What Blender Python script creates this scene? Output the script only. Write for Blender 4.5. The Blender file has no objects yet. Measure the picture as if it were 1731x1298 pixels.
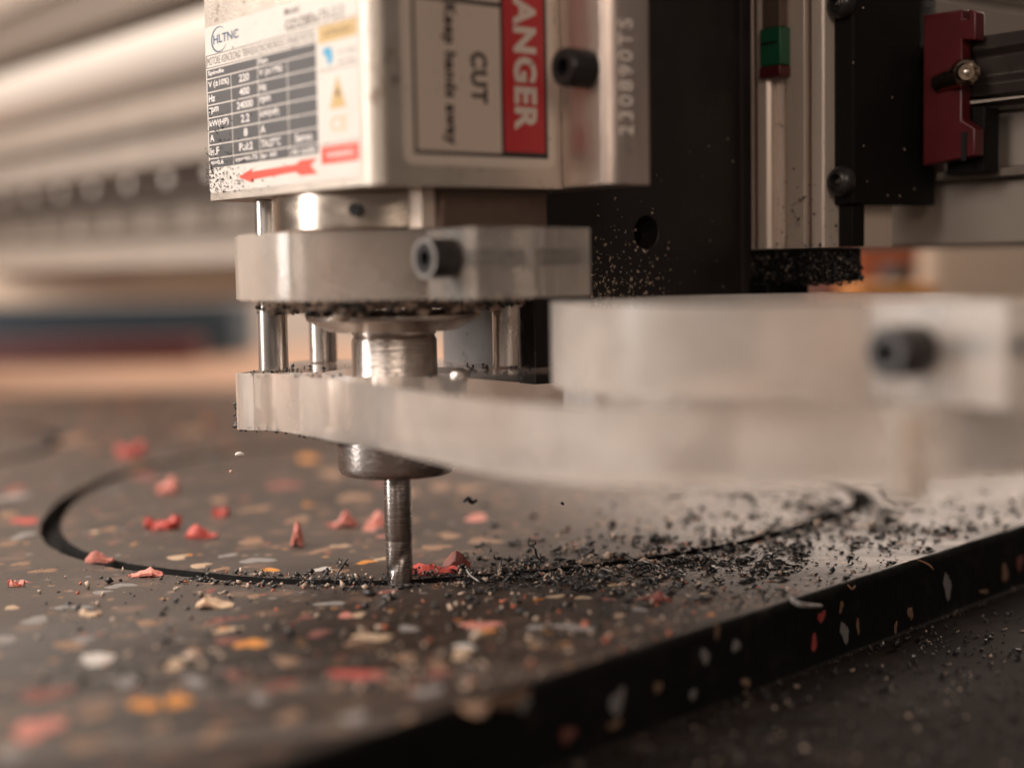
import bpy, bmesh, math, random
import numpy as np
from math import sin, cos, pi, radians, hypot
from mathutils import Vector, Matrix
from mathutils.geometry import tessellate_polygon
random.seed(7); rng = np.random.default_rng(7)
MM = 0.001
scene = bpy.context.scene
COL = scene.collection

# ------------------------------------------------------------------ camera
CF, PITCH, ROLL = 2500.0, radians(4.44), radians(-1.0)
_fw = Vector((0, cos(PITCH), -sin(PITCH))); _up = Vector((0, sin(PITCH), cos(PITCH))); _rt = Vector((1, 0, 0))
CR = cos(ROLL)*_rt + sin(ROLL)*_up; CU = -sin(ROLL)*_rt + cos(ROLL)*_up
def ray(x, y): return ((x-865.5)/CF)*CR - ((y-649)/CF)*CU + _fw
CAM = -435*ray(676, 985)
cam = bpy.data.objects.new('camera', bpy.data.cameras.new('camera')); COL.objects.link(cam)
m = Matrix((CR, CU, -_fw)).transposed().to_4x4(); m.translation = CAM*MM
cam.matrix_world = m
cam.data.sensor_width = 36; cam.data.lens = CF/1731*36
cam.data.clip_start = 0.01; cam.data.clip_end = 50
cam.data.dof.use_dof = True; cam.data.dof.focus_distance = 0.444; cam.data.dof.aperture_fstop = 3.8
scene.camera = cam

# ------------------------------------------------------------------ world, lamps, exposure
w = bpy.data.worlds.new('World'); scene.world = w; w.use_nodes = True
bg = w.node_tree.nodes['Background']; bg.inputs[0].default_value = (0.80, 0.66, 0.58, 1); bg.inputs[1].default_value = 0.12
def area(name, loc, target, sx, sy, power, colour):
    l = bpy.data.lights.new(name, 'AREA'); l.shape = 'RECTANGLE'; l.size = sx; l.size_y = sy; l.energy = power; l.color = colour
    o = bpy.data.objects.new(name, l); COL.objects.link(o); o.location = loc
    o.rotation_euler = (Vector(target)-Vector(loc)).to_track_quat('-Z', 'Y').to_euler()
    return o
area('window_light_left', (-1.3, -0.22, 0.50), (0, 0, 0.1), 0.26, 0.9, 14, (1.0, 0.955, 0.91))
area('window_light_front_left', (-0.90, -1.02, 0.75), (0.05, 0, 0.1), 0.5, 0.7, 8.5, (1.0, 0.90, 0.82))
area('workshop_light_back', (1.15, 2.15, 0.92), (0.15, 0.1, 0.0), 2.0, 0.5, 34, (1.0, 0.81, 0.68))
area('workshop_light_front', (0.22, -1.5, 0.62), (0.05, -0.05, 0.1), 0.4, 0.5, 4.5, (1.0, 0.86, 0.73))
area('wall_fill_light', (-0.6, 1.6, 2.0), (-0.3, 2.6, 0.3), 2.4, 0.5, 60, (1.0, 0.83, 0.69))  # unseen lamp, added to brighten the far wall
area('boxes_fill_light', (0.9, 0.35, 1.1), (0.35, 0.75, 0.0), 0.3, 0.2, 1.8, (1.0, 0.85, 0.72))  # unseen lamp, added to brighten the boxes under the gantry
area('table_fill_light', (-1.4, 0.35, 1.2), (-0.5, 1.0, 0.1), 0.8, 0.6, 28, (1.0, 0.87, 0.75))  # unseen lamp, added to brighten the background at left
area('overhead_strip_light', (-0.45, 0.55, 1.1), (-0.1, 0.2, 0.0), 0.9, 0.12, 7, (1.0, 0.90, 0.80))  # narrow unseen area light high above the mat
scene.view_settings.view_transform = 'Standard'; scene.view_settings.look = 'None'
scene.view_settings.exposure = 0.16; scene.view_settings.gamma = 1
scene.render.engine = 'CYCLES'
scene.cycles.use_denoising = True
scene.cycles.max_bounces = 12; scene.cycles.transmission_bounces = 10; scene.cycles.glossy_bounces = 5
scene.cycles.sample_clamp_indirect = 6

# ------------------------------------------------------------------ machine frame (mm): u = towards the label side, v = towards the sticker side
A = radians(38)
L = Vector((-cos(A), -sin(A), 0)); S = Vector((sin(A), -cos(A), 0)); Z = Vector((0, 0, 1))
def W(u, v, z): return L*u + S*v + Z*z
def hit(x, y, ax, val):
    """point where a sight line meets a plane of the machine (used to lay things out on real surfaces)"""
    n = {'u': L, 'v': S, 'z': Z, 'y': Vector((0, 1, 0))}[ax]; r = ray(x, y)
    return CAM + r*((val-CAM.dot(n))/r.dot(n))
def hU(x, y, u): p = hit(x, y, 'u', u); return p.dot(S), p.z
def hV(x, y, v): p = hit(x, y, 'v', v); return p.dot(L), p.z
def hG(x, y, z=0): p = hit(x, y, 'z', z); return p.x, p.y
def at(x, y, d): return CAM + ray(x, y)*d

# ------------------------------------------------------------------ materials
def mat(name, col, rough=0.5, metal=0.0, spec=0.5, noise=0.0, nscale=200, bump=0.0, bscale=800, stretch=(1, 1, 1), dark=None, dark_scale=60, dark_at=0.6, coat=0, trans=0, ior=1.5, sub=0, dark_soft=.12):
    m = bpy.data.materials.new(name); m.use_nodes = True; nt = m.node_tree; N = nt.nodes; K = nt.links
    b = N['Principled BSDF']
    b.inputs['Base Color'].default_value = (*col, 1); b.inputs['Roughness'].default_value = rough
    b.inputs['Metallic'].default_value = metal; b.inputs['Specular IOR Level'].default_value = spec
    b.inputs['Coat Weight'].default_value = coat; b.inputs['Transmission Weight'].default_value = trans; b.inputs['IOR'].default_value = ior
    if sub: b.inputs['Subsurface Weight'].default_value = sub; b.inputs['Subsurface Scale'].default_value = .002
    tc = N.new('ShaderNodeTexCoord'); mp = N.new('ShaderNodeMapping'); mp.inputs['Scale'].default_value = stretch
    K.new(tc.outputs['Object'], mp.inputs[0])
    last = None
    if noise:
        n = N.new('ShaderNodeTexNoise'); n.inputs['Scale'].default_value = nscale; n.inputs['Detail'].default_value = 6
        K.new(mp.outputs[0], n.inputs['Vector'])
        mx = N.new('ShaderNodeMix'); mx.data_type = 'RGBA'
        mx.inputs['A'].default_value = (*[c*(1-noise) for c in col], 1); mx.inputs['B'].default_value = (*[min(1, c*(1+noise)) for c in col], 1)
        K.new(n.outputs['Fac'], mx.inputs['Factor']); last = mx.outputs['Result']
        r = N.new('ShaderNodeMapRange'); r.inputs['To Min'].default_value = max(.02, rough-.12); r.inputs['To Max'].default_value = min(1, rough+.12)
        K.new(n.outputs['Fac'], r.inputs['Value']); K.new(r.outputs[0], b.inputs['Roughness'])
    if dark:
        n = N.new('ShaderNodeTexNoise'); n.inputs['Scale'].default_value = dark_scale; n.inputs['Detail'].default_value = 8; n.inputs['Roughness'].default_value = .65
        K.new(tc.outputs['Object'], n.inputs['Vector'])
        r = N.new('ShaderNodeMapRange'); r.inputs['From Min'].default_value = dark_at; r.inputs['From Max'].default_value = dark_at+dark_soft
        K.new(n.outputs['Fac'], r.inputs['Value'])
        mx = N.new('ShaderNodeMix'); mx.data_type = 'RGBA'; mx.inputs['A'].default_value = (*col, 1); mx.inputs['B'].default_value = (*dark, 1)
        if last: K.new(last, mx.inputs['A'])
        K.new(r.outputs[0], mx.inputs['Factor']); last = mx.outputs['Result']
    if last: K.new(last, b.inputs['Base Color'])
    if bump:
        n = N.new('ShaderNodeTexNoise'); n.inputs['Scale'].default_value = bscale; n.inputs['Detail'].default_value = 5
        K.new(mp.outputs[0], n.inputs['Vector'])
        bp = N.new('ShaderNodeBump'); bp.inputs['Strength'].default_value = bump; bp.inputs['Distance'].default_value = .0004
        K.new(n.outputs['Fac'], bp.inputs['Height']); K.new(bp.outputs[0], b.inputs['Normal'])
    return m
M = {}
M['housing'] = mat('cast_aluminium', (.53, .455, .39), .42, .75, noise=.16, nscale=120, bump=.5, bscale=1500, dark=(.20, .13, .09), dark_scale=95, dark_at=.57)
M['flange'] = mat('milled_aluminium', (.58, .47, .41), .36, .9, noise=.12, nscale=300, bump=.25, bscale=900, stretch=(1, 1, .12), dark=(.25, .18, .15), dark_scale=90, dark_at=.62)
M['paper'] = mat('label_foil', (.64, .575, .52), .55, 0, noise=.05, nscale=90, dark=(.42, .30, .24), dark_scale=160, dark_at=.66)
M['cell'] = mat('label_dark_print', (.085, .078, .078), .5, 0, noise=.25, nscale=500)
M['ink'] = mat('label_brown_ink', (.10, .065, .055), .6)
M['print_white'] = mat('label_white_print', (.76, .69, .65), .55)
M['navy'] = mat('logo_navy_ink', (.03, .07, .14), .5)
M['red_print'] = mat('label_red_print', (.80, .085, .055), .5)
M['yellow_print'] = mat('label_yellow_print', (.55, .37, .16), .55, noise=.2, nscale=300)
M['blue_print'] = mat('label_blue_print', (.08, .34, .52), .5)
M['cream'] = mat('sticker_cream', (.56, .44, .36), .5, noise=.06, nscale=60, dark=(.22, .15, .11), dark_scale=220, dark_at=.68)
M['sticker_edge'] = mat('sticker_clear_edge', (.60, .49, .41), .38, noise=.05)
M['sticker_red'] = mat('sticker_red', (.42, .018, .022), .42, noise=.12, nscale=50)
M['black_ink'] = mat('black_ink', (.018, .014, .014), .5)
M['grey_ink'] = mat('faded_black_ink', (.05, .035, .03), .5)
M['steel'] = mat('polished_steel', (.66, .60, .55), .27, 1, noise=.1, nscale=260, bump=.03, bscale=350, stretch=(1, 1, .15), dark=(.16, .10, .07), dark_scale=110, dark_at=.64)
M['nose'] = mat('turned_steel_ring', (.64, .53, .44), .24, 1, noise=.1, nscale=80, bump=.10, bscale=120, stretch=(1, 1, 3), dark=(.24, .15, .10), dark_scale=120, dark_at=.58)
M['nose_block'] = mat('worn_brown_aluminium', (.16, .105, .08), .5, .5, noise=.15, nscale=60, dark=(.14, .09, .07), dark_scale=60, dark_at=.5)
M['nut'] = mat('scuffed_steel_nut', (.50, .45, .42), .24, 1, noise=.2, nscale=160, bump=.5, bscale=420, stretch=(1, 1, 5))
M['bit'] = mat('ground_steel_bit', (.42, .37, .34), .24, 1, noise=.35, nscale=220, bump=.22, bscale=420, stretch=(.5, .5, 9))
M['screw'] = mat('black_oxide_steel', (.045, .038, .036), .34, .6, noise=.2, bump=.15)
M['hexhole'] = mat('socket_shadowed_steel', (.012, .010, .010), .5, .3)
M['brightring'] = mat('worn_screw_rim', (.33, .30, .28), .35, .8, noise=.2)
M['column'] = mat('black_powder_coat', (.019, .0145, .013), .42, 0, spec=.35, noise=.3, nscale=40, bump=.35, bscale=1500, dark=(.034, .028, .025), dark_scale=26, dark_at=.5, dark_soft=.3)
M['greybox'] = mat('speckled_grey_plate', (.16, .145, .14), .5, .2, noise=.3, nscale=60, bump=.3, dark=(.03, .025, .025), dark_scale=300, dark_at=.60)  # front of the column, greyer than its side plate, with dark specks
M['turned'] = mat('turned_steel', (.56, .49, .44), .22, 1, noise=.12, nscale=350, bump=.35, bscale=500, stretch=(.06, .06, 9))
M['stamp'] = mat('stamped_digit_highlight', (.86, .74, .66), .45, 0)  # paler than the flange: highlights on the digits put into the colour
M['darkrail'] = mat('oiled_dark_rail', (.07, .055, .048), .3, .6, noise=.3, nscale=80)
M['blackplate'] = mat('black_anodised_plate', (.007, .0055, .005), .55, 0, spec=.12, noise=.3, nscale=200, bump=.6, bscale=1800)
M['profile'] = mat('anodised_profile', (.70, .57, .48), .34, .3, noise=.08, nscale=80, bump=.06, bscale=200, stretch=(9, 9, .3), dark=(.2, .15, .13), dark_scale=110, dark_at=.66)
M['beam'] = mat('grey_gantry_aluminium', (.33, .275, .235), .5, .2, noise=.1, nscale=30)
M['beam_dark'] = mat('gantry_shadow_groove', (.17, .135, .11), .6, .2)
M['beam_bright'] = mat('gantry_bright_rod', (.60, .54, .49), .4, .2, noise=.05)
M['green'] = mat('green_plastic', (.007, .085, .036), .42, noise=.2, nscale=150, dark=(.008, .06, .03), dark_scale=150, dark_at=.58)
M['redplastic'] = mat('red_plastic', (.075, .004, .006), .42, noise=.25, nscale=100, dark=(.05, .006, .008), dark_scale=120, dark_at=.56)
M['brass'] = mat('brass_nickel', (.50, .38, .28), .22, 1, noise=.15, nscale=300)
M['chip_black'] = mat('black_rubber_crumb', (.014, .012, .012), .45, spec=.6)
M['chip_pale'] = mat('pale_rubber_crumb', (.46, .34, .26), .55)
M['chip_orange'] = mat('orange_rubber_crumb', (.50, .13, .06), .55)
M['table'] = mat('dark_table_board', (.012, .008, .0065), .8, spec=.05, noise=.35, nscale=25, bump=.5, bscale=60, dark=(.035, .024, .019), dark_scale=30, dark_at=.5, dark_soft=.2)
M['wood'] = mat('orange_spoil_board', (.36, .215, .14), .5, noise=.25, nscale=8)
M['wall'] = mat('plaster_wall', (.52, .44, .39), .8, noise=.06, nscale=3)
M['floor'] = mat('workshop_floor', (.20, .16, .14), .7, noise=.1, nscale=3)
M['bluebox'] = mat('slate_blue_paint', (.034, .066, .095), .5, noise=.15, nscale=12)
M['maroon'] = mat('maroon_paint', (.09, .018, .022), .5, noise=.15, nscale=12)
M['kraft'] = mat('cream_card', (.52, .41, .32), .7, noise=.06, nscale=6)
M['rust'] = mat('rust_orange_card', (.50, .13, .05), .6, noise=.2, nscale=30)
M['amber'] = mat('amber_plastic', (.75, .30, .035), .45, noise=.1)
M['mauve'] = mat('mauve_card', (.36, .20, .17), .6)
FLECK = {'red': (.44, .055, .04), 'pink': (.55, .19, .145), 'orange': (.66, .24, .03), 'cream': (.50, .34, .22), 'grey': (.24, .215, .205), 'tan': (.25, .135, .075), 'brick': (.20, .05, .035), 'white': (.60, .54, .50)}
for k, c in FLECK.items(): M['fleck_'+k] = mat('rubber_fleck_'+k, c, .55, noise=.45, nscale=400, bump=.8, bscale=900, sub=.15)

def acrylic(name, rough, milky, tint):
    m = bpy.data.materials.new(name); m.use_nodes = True; nt = m.node_tree; N = nt.nodes; K = nt.links
    out = N['Material Output']; b = N['Principled BSDF']
    b.inputs['Base Color'].default_value = (*tint, 1); b.inputs['Roughness'].default_value = rough
    b.inputs['Transmission Weight'].default_value = 1; b.inputs['IOR'].default_value = 1.49
    tc = N.new('ShaderNodeTexCoord'); mp = N.new('ShaderNodeMapping'); mp.inputs['Scale'].default_value = (1, 1, .25); K.new(tc.outputs['Object'], mp.inputs[0])
    n = N.new('ShaderNodeTexNoise'); n.inputs['Scale'].default_value = 160; n.inputs['Detail'].default_value = 6; K.new(mp.outputs[0], n.inputs['Vector'])
    bp = N.new('ShaderNodeBump'); bp.inputs['Strength'].default_value = .25 if rough > .1 else .03; bp.inputs['Distance'].default_value = .0004
    K.new(n.outputs['Fac'], bp.inputs['Height']); K.new(bp.outputs[0], b.inputs['Normal'])
    if milky:
        tr = N.new('ShaderNodeBsdfTranslucent'); tr.inputs[0].default_value = (*tint, 1)
        df = N.new('ShaderNodeBsdfDiffuse'); df.inputs[0].default_value = (*tint, 1)
        a = N.new('ShaderNodeMixShader'); a.inputs[0].default_value = .55; K.new(tr.outputs[0], a.inputs[1]); K.new(df.outputs[0], a.inputs[2])
        n2 = N.new('ShaderNodeTexNoise'); n2.inputs['Scale'].default_value = 45; n2.inputs['Detail'].default_value = 4; K.new(tc.outputs['Object'], n2.inputs['Vector'])
        r = N.new('ShaderNodeMapRange'); r.inputs['To Min'].default_value = max(0, milky-.14); r.inputs['To Max'].default_value = min(1, milky+.22); K.new(n2.outputs['Fac'], r.inputs['Value'])
        mx = N.new('ShaderNodeMixShader'); K.new(r.outputs[0], mx.inputs[0]); K.new(b.outputs[0], mx.inputs[1]); K.new(a.outputs[0], mx.inputs[2]); K.new(mx.outputs[0], out.inputs[0])
    return m
M['acr_side'] = acrylic('sawn_frosted_acrylic', .19, .27, (.98, .895, .83))
M['acr_clear'] = acrylic('clear_sawn_acrylic', .13, .20, (.99, .90, .82))
M['acr_top'] = acrylic('polished_acrylic', .04, 0, (.90, .85, .82))

def rubber_material():
    m = bpy.data.materials.new('speckled_black_rubber'); m.use_nodes = True; nt = m.node_tree; N = nt.nodes; K = nt.links
    b = N['Principled BSDF']; b.inputs['Specular IOR Level'].default_value = .36
    tc = N.new('ShaderNodeTexCoord')
    n = N.new('ShaderNodeTexNoise'); n.inputs['Scale'].default_value = 28; n.inputs['Detail'].default_value = 8; K.new(tc.outputs['Object'], n.inputs['Vector'])
    cr = N.new('ShaderNodeValToRGB'); cr.color_ramp.elements[0].position = .3; cr.color_ramp.elements[0].color = (.016, .0105, .0085, 1)
    cr.color_ramp.elements[1].position = .75; cr.color_ramp.elements[1].color = (.050, .032, .024, 1); K.new(n.outputs['Fac'], cr.inputs[0])
    v = N.new('ShaderNodeTexVoronoi'); v.inputs['Scale'].default_value = 260; v.inputs['Randomness'].default_value = 1; K.new(tc.outputs['Object'], v.inputs['Vector'])
    sp = N.new('ShaderNodeSeparateColor'); K.new(v.outputs['Color'], sp.inputs[0])
    gt = N.new('ShaderNodeMapRange'); gt.inputs['From Min'].default_value = .80; gt.inputs['From Max'].default_value = .93; K.new(sp.outputs[0], gt.inputs['Value'])
    ds = N.new('ShaderNodeMapRange'); ds.inputs['From Min'].default_value = .42; ds.inputs['From Max'].default_value = .25; K.new(v.outputs['Distance'], ds.inputs['Value'])
    mu = N.new('ShaderNodeMath'); mu.operation = 'MULTIPLY'; K.new(gt.outputs[0], mu.inputs[0]); K.new(ds.outputs[0], mu.inputs[1])
    fc = N.new('ShaderNodeValToRGB'); fc.color_ramp.interpolation = 'CONSTANT'
    e = fc.color_ramp.elements; e[0].color = (.20, .13, .09, 1); e[1].position = .3; e[1].color = (.17, .14, .13, 1)
    for p_, c_ in ((.55, (.24, .06, .04, 1)), (.75, (.30, .14, .04, 1))): q = e.new(p_); q.color = c_
    K.new(sp.outputs[1], fc.inputs[0])
    mx = N.new('ShaderNodeMix'); mx.data_type = 'RGBA'; K.new(mu.outputs[0], mx.inputs['Factor']); K.new(cr.outputs[0], mx.inputs['A']); K.new(fc.outputs[0], mx.inputs['B'])
    v2 = N.new('ShaderNodeTexVoronoi'); v2.inputs['Scale'].default_value = 95; K.new(tc.outputs['Object'], v2.inputs['Vector'])
    s2 = N.new('ShaderNodeSeparateColor'); K.new(v2.outputs['Color'], s2.inputs[0])
    g2 = N.new('ShaderNodeMapRange'); g2.inputs['From Min'].default_value = .45; g2.inputs['From Max'].default_value = 1.0; g2.inputs['To Max'].default_value = .5; K.new(s2.outputs[2], g2.inputs['Value'])
    d2 = N.new('ShaderNodeMapRange'); d2.inputs['From Min'].default_value = .55; d2.inputs['From Max'].default_value = .2; K.new(v2.outputs['Distance'], d2.inputs['Value'])
    m2 = N.new('ShaderNodeMath'); m2.operation = 'MULTIPLY'; K.new(g2.outputs[0], m2.inputs[0]); K.new(d2.outputs[0], m2.inputs[1])
    mx2 = N.new('ShaderNodeMix'); mx2.data_type = 'RGBA'; K.new(m2.outputs[0], mx2.inputs['Factor']); K.new(mx.outputs['Result'], mx2.inputs['A']); mx2.inputs['B'].default_value = (.17, .095, .06, 1)
    K.new(mx2.outputs['Result'], b.inputs['Base Color'])
    r = N.new('ShaderNodeMapRange'); r.inputs['To Min'].default_value = .42; r.inputs['To Max'].default_value = .60; K.new(n.outputs['Fac'], r.inputs['Value']); K.new(r.outputs[0], b.inputs['Roughness'])
    n2 = N.new('ShaderNodeTexNoise'); n2.inputs['Scale'].default_value = 420; n2.inputs['Detail'].default_value = 5; K.new(tc.outputs['Object'], n2.inputs['Vector'])
    bp = N.new('ShaderNodeBump'); bp.inputs['Strength'].default_value = .45; bp.inputs['Distance'].default_value = .0006; K.new(n2.outputs['Fac'], bp.inputs['Height']); K.new(bp.outputs[0], b.inputs['Normal'])
    return m
M['rubber'] = rubber_material()
M['rubber_side'] = mat('shaded_sawn_rubber_edge', (.006, .005, .005), .6, spec=.15, noise=.4, nscale=120, bump=.7, bscale=300, dark=(.022, .016, .013), dark_scale=90, dark_at=.58)  # sawn side without dust; its shade is put into the darker colour
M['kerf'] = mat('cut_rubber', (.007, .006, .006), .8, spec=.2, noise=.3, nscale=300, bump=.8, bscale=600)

# ------------------------------------------------------------------ builders (all coordinates in mm, world)
ORG = {}
def props(o, label=None, cat=None, group=None, kind=None):
    if label: o['label'] = label
    if cat: o['category'] = cat
    if group: o['group'] = group
    if kind: o['kind'] = kind
    return o
def thing(name, label, cat, loc, group=None):
    o = bpy.data.objects.new(name, None); COL.objects.link(o); o.empty_display_size = .01
    o.location = Vector(loc)*MM; ORG[o.name] = Vector(loc)
    return props(o, label, cat, group)
class MB:
    def __init__(s): s.v = []; s.f = []; s.mi = []; s.cur = 0
    def add(s, vs, fs, mi=None):
        b = len(s.v); s.v += [tuple(p) for p in vs]
        for f in fs: s.f.append(tuple(b+i for i in f)); s.mi.append(s.cur if mi is None else mi)
        return s
    def prism(s, poly, z0, z1, holes=(), T=None, side=0, cap=0):
        """poly: 2D points; T maps (a,b,h) to world; default = xy plane"""
        T = T or (lambda a, b, h: Vector((a, b, h)))
        loops = [list(poly)] + [list(h) for h in holes]
        flat = [p for l in loops for p in l]; n = len(flat)
        tris = tessellate_polygon([[Vector((p[0], p[1], 0)) for p in l] for l in loops])
        vs = [T(p[0], p[1], z0) for p in flat] + [T(p[0], p[1], z1) for p in flat]
        fs = []; mi = []
        for t in tris:
            a, b, c = [flat[i] for i in t]
            if abs((b[0]-a[0])*(c[1]-a[1])-(b[1]-a[1])*(c[0]-a[0])) < 1e-9: continue
            fs.append(tuple(t)); mi.append(cap); fs.append(tuple(n+i for i in reversed(t))); mi.append(cap)
        o = 0
        for l in loops:
            k = len(l)
            for i in range(k): j = (i+1) % k; fs.append((o+i, o+j, n+o+j, n+o+i)); mi.append(side)
            o += k
        b = len(s.v); s.v += [tuple(p) for p in vs]; s.f += [tuple(b+i for i in f) for f in fs]; s.mi += mi
        return s
    def uvbox(s, u0, u1, v0, v1, z0, z1):
        return s.prism([(u0, v0), (u1, v0), (u1, v1), (u0, v1)], z0, z1, T=lambda a, b, h: W(a, b, h))
    def uvprism(s, poly, z0, z1, holes=(), side=0, cap=0): return s.prism(poly, z0, z1, holes, T=lambda a, b, h: W(a, b, h), side=side, cap=cap)
    def lathe(s, prof, c, axis=Z, seg=48, closed=False):
        """prof: list of (radius, height along axis)"""
        ax = Vector(axis).normalized(); t = ax.orthogonal().normalized(); q = ax.cross(t); c = Vector(c); vs = []; fs = []
        for r, h in prof:
            for i in range(seg): a = 2*pi*i/seg; vs.append(c + ax*h + (t*cos(a)+q*sin(a))*r)
        n = len(prof)
        for k in range(n if closed else n-1):
            for i in range(seg):
                j = (i+1) % seg; k2 = (k+1) % n; fs.append((k*seg+i, k*seg+j, k2*seg+j, k2*seg+i))
        if not closed: fs.append(tuple(range(seg))[::-1]); fs.append(tuple((n-1)*seg+i for i in range(seg)))
        return s.add(vs, fs)
    def tube(s, path, r, seg=6):
        path = [Vector(p) for p in path]; vs = []; fs = []; n = len(path)
        for k, p in enumerate(path):
            d = (path[min(k+1, n-1)]-path[max(k-1, 0)]).normalized(); t = d.orthogonal().normalized(); q = d.cross(t)
            rr = r[k] if isinstance(r, (list, tuple)) else r
            for i in range(seg): a = 2*pi*i/seg; vs.append(p+(t*cos(a)+q*sin(a))*rr)
        for k in range(n-1):
            for i in range(seg): j = (i+1) % seg; fs.append((k*seg+i, k*seg+j, (k+1)*seg+j, (k+1)*seg+i))
        fs.append(tuple(range(seg))[::-1]); fs.append(tuple((n-1)*seg+i for i in range(seg)))
        return s.add(vs, fs)
    def build(s, name, mats, parent=None, loc=None, bevel=0, smooth=35, **kw):
        org = ORG[parent.name] if parent is not None else Vector(loc if loc is not None else (0, 0, 0))
        me = bpy.data.meshes.new(name)
        me.from_pydata([((p[0]-org.x)*MM, (p[1]-org.y)*MM, (p[2]-org.z)*MM) for p in s.v], [], s.f)
        if not isinstance(mats, (list, tuple)): mats = [mats]
        for x in mats: me.materials.append(M[x])
        me.polygons.foreach_set('material_index', [min(i, len(mats)-1) for i in s.mi])
        bm = bmesh.new(); bm.from_mesh(me); bmesh.ops.remove_doubles(bm, verts=bm.verts, dist=1e-7); bmesh.ops.recalc_face_normals(bm, faces=bm.faces); bm.to_mesh(me); bm.free()
        me.polygons.foreach_set('use_smooth', [True]*len(me.polygons)); me.set_sharp_from_angle(angle=radians(smooth)); me.update()
        o = bpy.data.objects.new(name, me); COL.objects.link(o)
        if parent is not None: o.parent = parent
        else: o.location = org*MM
        ORG[o.name] = org
        if bevel:
            b = o.modifiers.new('bevel', 'BEVEL'); b.width = bevel*MM; b.segments = 2; b.limit_method = 'ANGLE'; b.angle_limit = radians(40); b.harden_normals = False
        props(o, **kw); return o
def circle(cx, cy, r, n=48, a0=0, a1=2*pi):
    full = abs(a1-a0-2*pi) < 1e-6; k = n if full else n+1
    return [(cx+r*cos(a0+(a1-a0)*i/n), cy+r*sin(a0+(a1-a0)*i/n)) for i in range(k)]
def rounded(x0, x1, y0, y1, r, n=6):
    p = []
    for cx, cy, a in ((x1-r, y1-r, 0), (x0+r, y1-r, pi/2), (x0+r, y0+r, pi), (x1-r, y0+r, 3*pi/2)):
        p += [(cx+r*cos(a+pi/2*i/n), cy+r*sin(a+pi/2*i/n)) for i in range(n+1)]
    return p
TU = lambda u: (lambda a, b, h: W(u+h, a, b))       # drawing plane on a label-side face: a = v, b = z, h = proud
TV = lambda v: (lambda a, b, h: W(a, v+h, b))       # drawing plane on a sticker-side face: a = u, b = z
def text(s, parent, T, a, b, size_a, size_b, material, reading='a', weight=0.0, depth=.06, name='lettering', lift=.02, label=None):
    """print text into the box that starts at (a,b): reading 'a' = along a; 'down' = reading downward, letter tops to -a (sticker face)"""
    cu = bpy.data.curves.new('txt', 'FONT'); cu.body = s; cu.size = 1; cu.offset = weight; cu.resolution_u = 3
    ob = bpy.data.objects.new('txt', cu); COL.objects.link(ob)
    dg = bpy.context.evaluated_depsgraph_get(); dg.update()
    me = bpy.data.meshes.new_from_object(ob.evaluated_get(dg))
    bpy.data.objects.remove(ob); bpy.data.curves.remove(cu)
    co = np.array([v.co[:] for v in me.vertices]); mn = co.min(0); mx = co.max(0); n = len(co)
    if reading == 'a': sa = size_a/(mx[0]-mn[0]); sb = size_b/(mx[1]-mn[1])
    else: sa = size_b/(mx[0]-mn[0]); sb = size_a/(mx[1]-mn[1])
    mb = MB(); vs = []
    for h in (lift, lift+depth):
        for p in co:
            if reading == 'a': vs.append(T(a+(p[0]-mn[0])*sa, b+(p[1]-mn[1])*sb, h))
            else: vs.append(T(a-(p[1]-mn[1])*sb, b-(p[0]-mn[0])*sa, h))
    fs = []; ec = {}
    for pl in me.polygons:
        v = list(pl.vertices); fs.append(tuple(n+i for i in v))
        for i in range(len(v)):
            e = (v[i], v[(i+1) % len(v)]); ec[e] = 1
    for e in ec:
        if (e[1], e[0]) not in ec: fs.append((e[0], e[1], n+e[1], n+e[0]))
    mb.add(vs, fs); bpy.data.meshes.remove(me)
    kw = {'label': label} if label else {}
    return mb.build(name, material, parent, **kw)
def rect(parent, T, a0, a1, b0, b1, h, material, name, lift=0.0, **kw):
    return MB().prism([(a0, b0), (a1, b0), (a1, b1), (a0, b1)], lift, lift+h, T=T).build(name, material, parent, **kw)

def cap_screw(parent, c, r, h, name='cap_screw', rim='screw', **kw):
    """socket head screw along the label direction; c = centre of its base, head grows towards L"""
    c = Vector(c); hx = r*.52
    mb = MB(); k = 24
    mb.lathe([(r*.93, 0), (r, .4), (r, h-.9), (r*.93, h-.25), (r*.88, h), (hx*1.12, h), (hx*1.0, h-.4), (hx, h-4.5)], c, L, 36)
    o = mb.build(name, rim, parent, **kw)
    t = L.orthogonal().normalized(); q = L.cross(t); vs = []
    for hh, rr in ((h+.02, hx*1.13), (h+.02, hx*.93), (h-4.2, hx*.9)):
        for i in range(24):
            a = 2*pi*i/24; m6 = cos(pi/6)/cos((a % (pi/3))-pi/6) if rr < hx*1.1 else 1
            vs.append(c+L*hh+(t*cos(a)+q*sin(a))*rr*m6)
    fs = [(r_*24+i, r_*24+(i+1) % 24, (r_+1)*24+(i+1) % 24, (r_+1)*24+i) for r_ in range(2) for i in range(24)]
    b = MB().add(vs, fs); b.add([vs[48+i] for i in range(24)], [tuple(range(24))])
    b.build('hex_socket', 'hexhole', o)
    return o

# ------------------------------------------------------------------ setting
def build_setting():
    MB().prism([(-3500, -2500), (3500, -2500), (3500, 3600), (-3500, 3600)], -900, -880).build('floor', 'floor', loc=(0, 0, -900), kind='structure')
    MB().prism([(-3500, 2600), (3500, 2600), (3500, 2700), (-3500, 2700)], -880, 2400).build('wall', 'wall', loc=(0, 2600, -880), kind='structure')
    MB().prism([(-1500, -900), (1300, -900), (1300, 1500), (-1500, 1500)], -60, -21.2).build('table', 'table', loc=(0, 0, -21.2), kind='structure')
build_setting()

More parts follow.
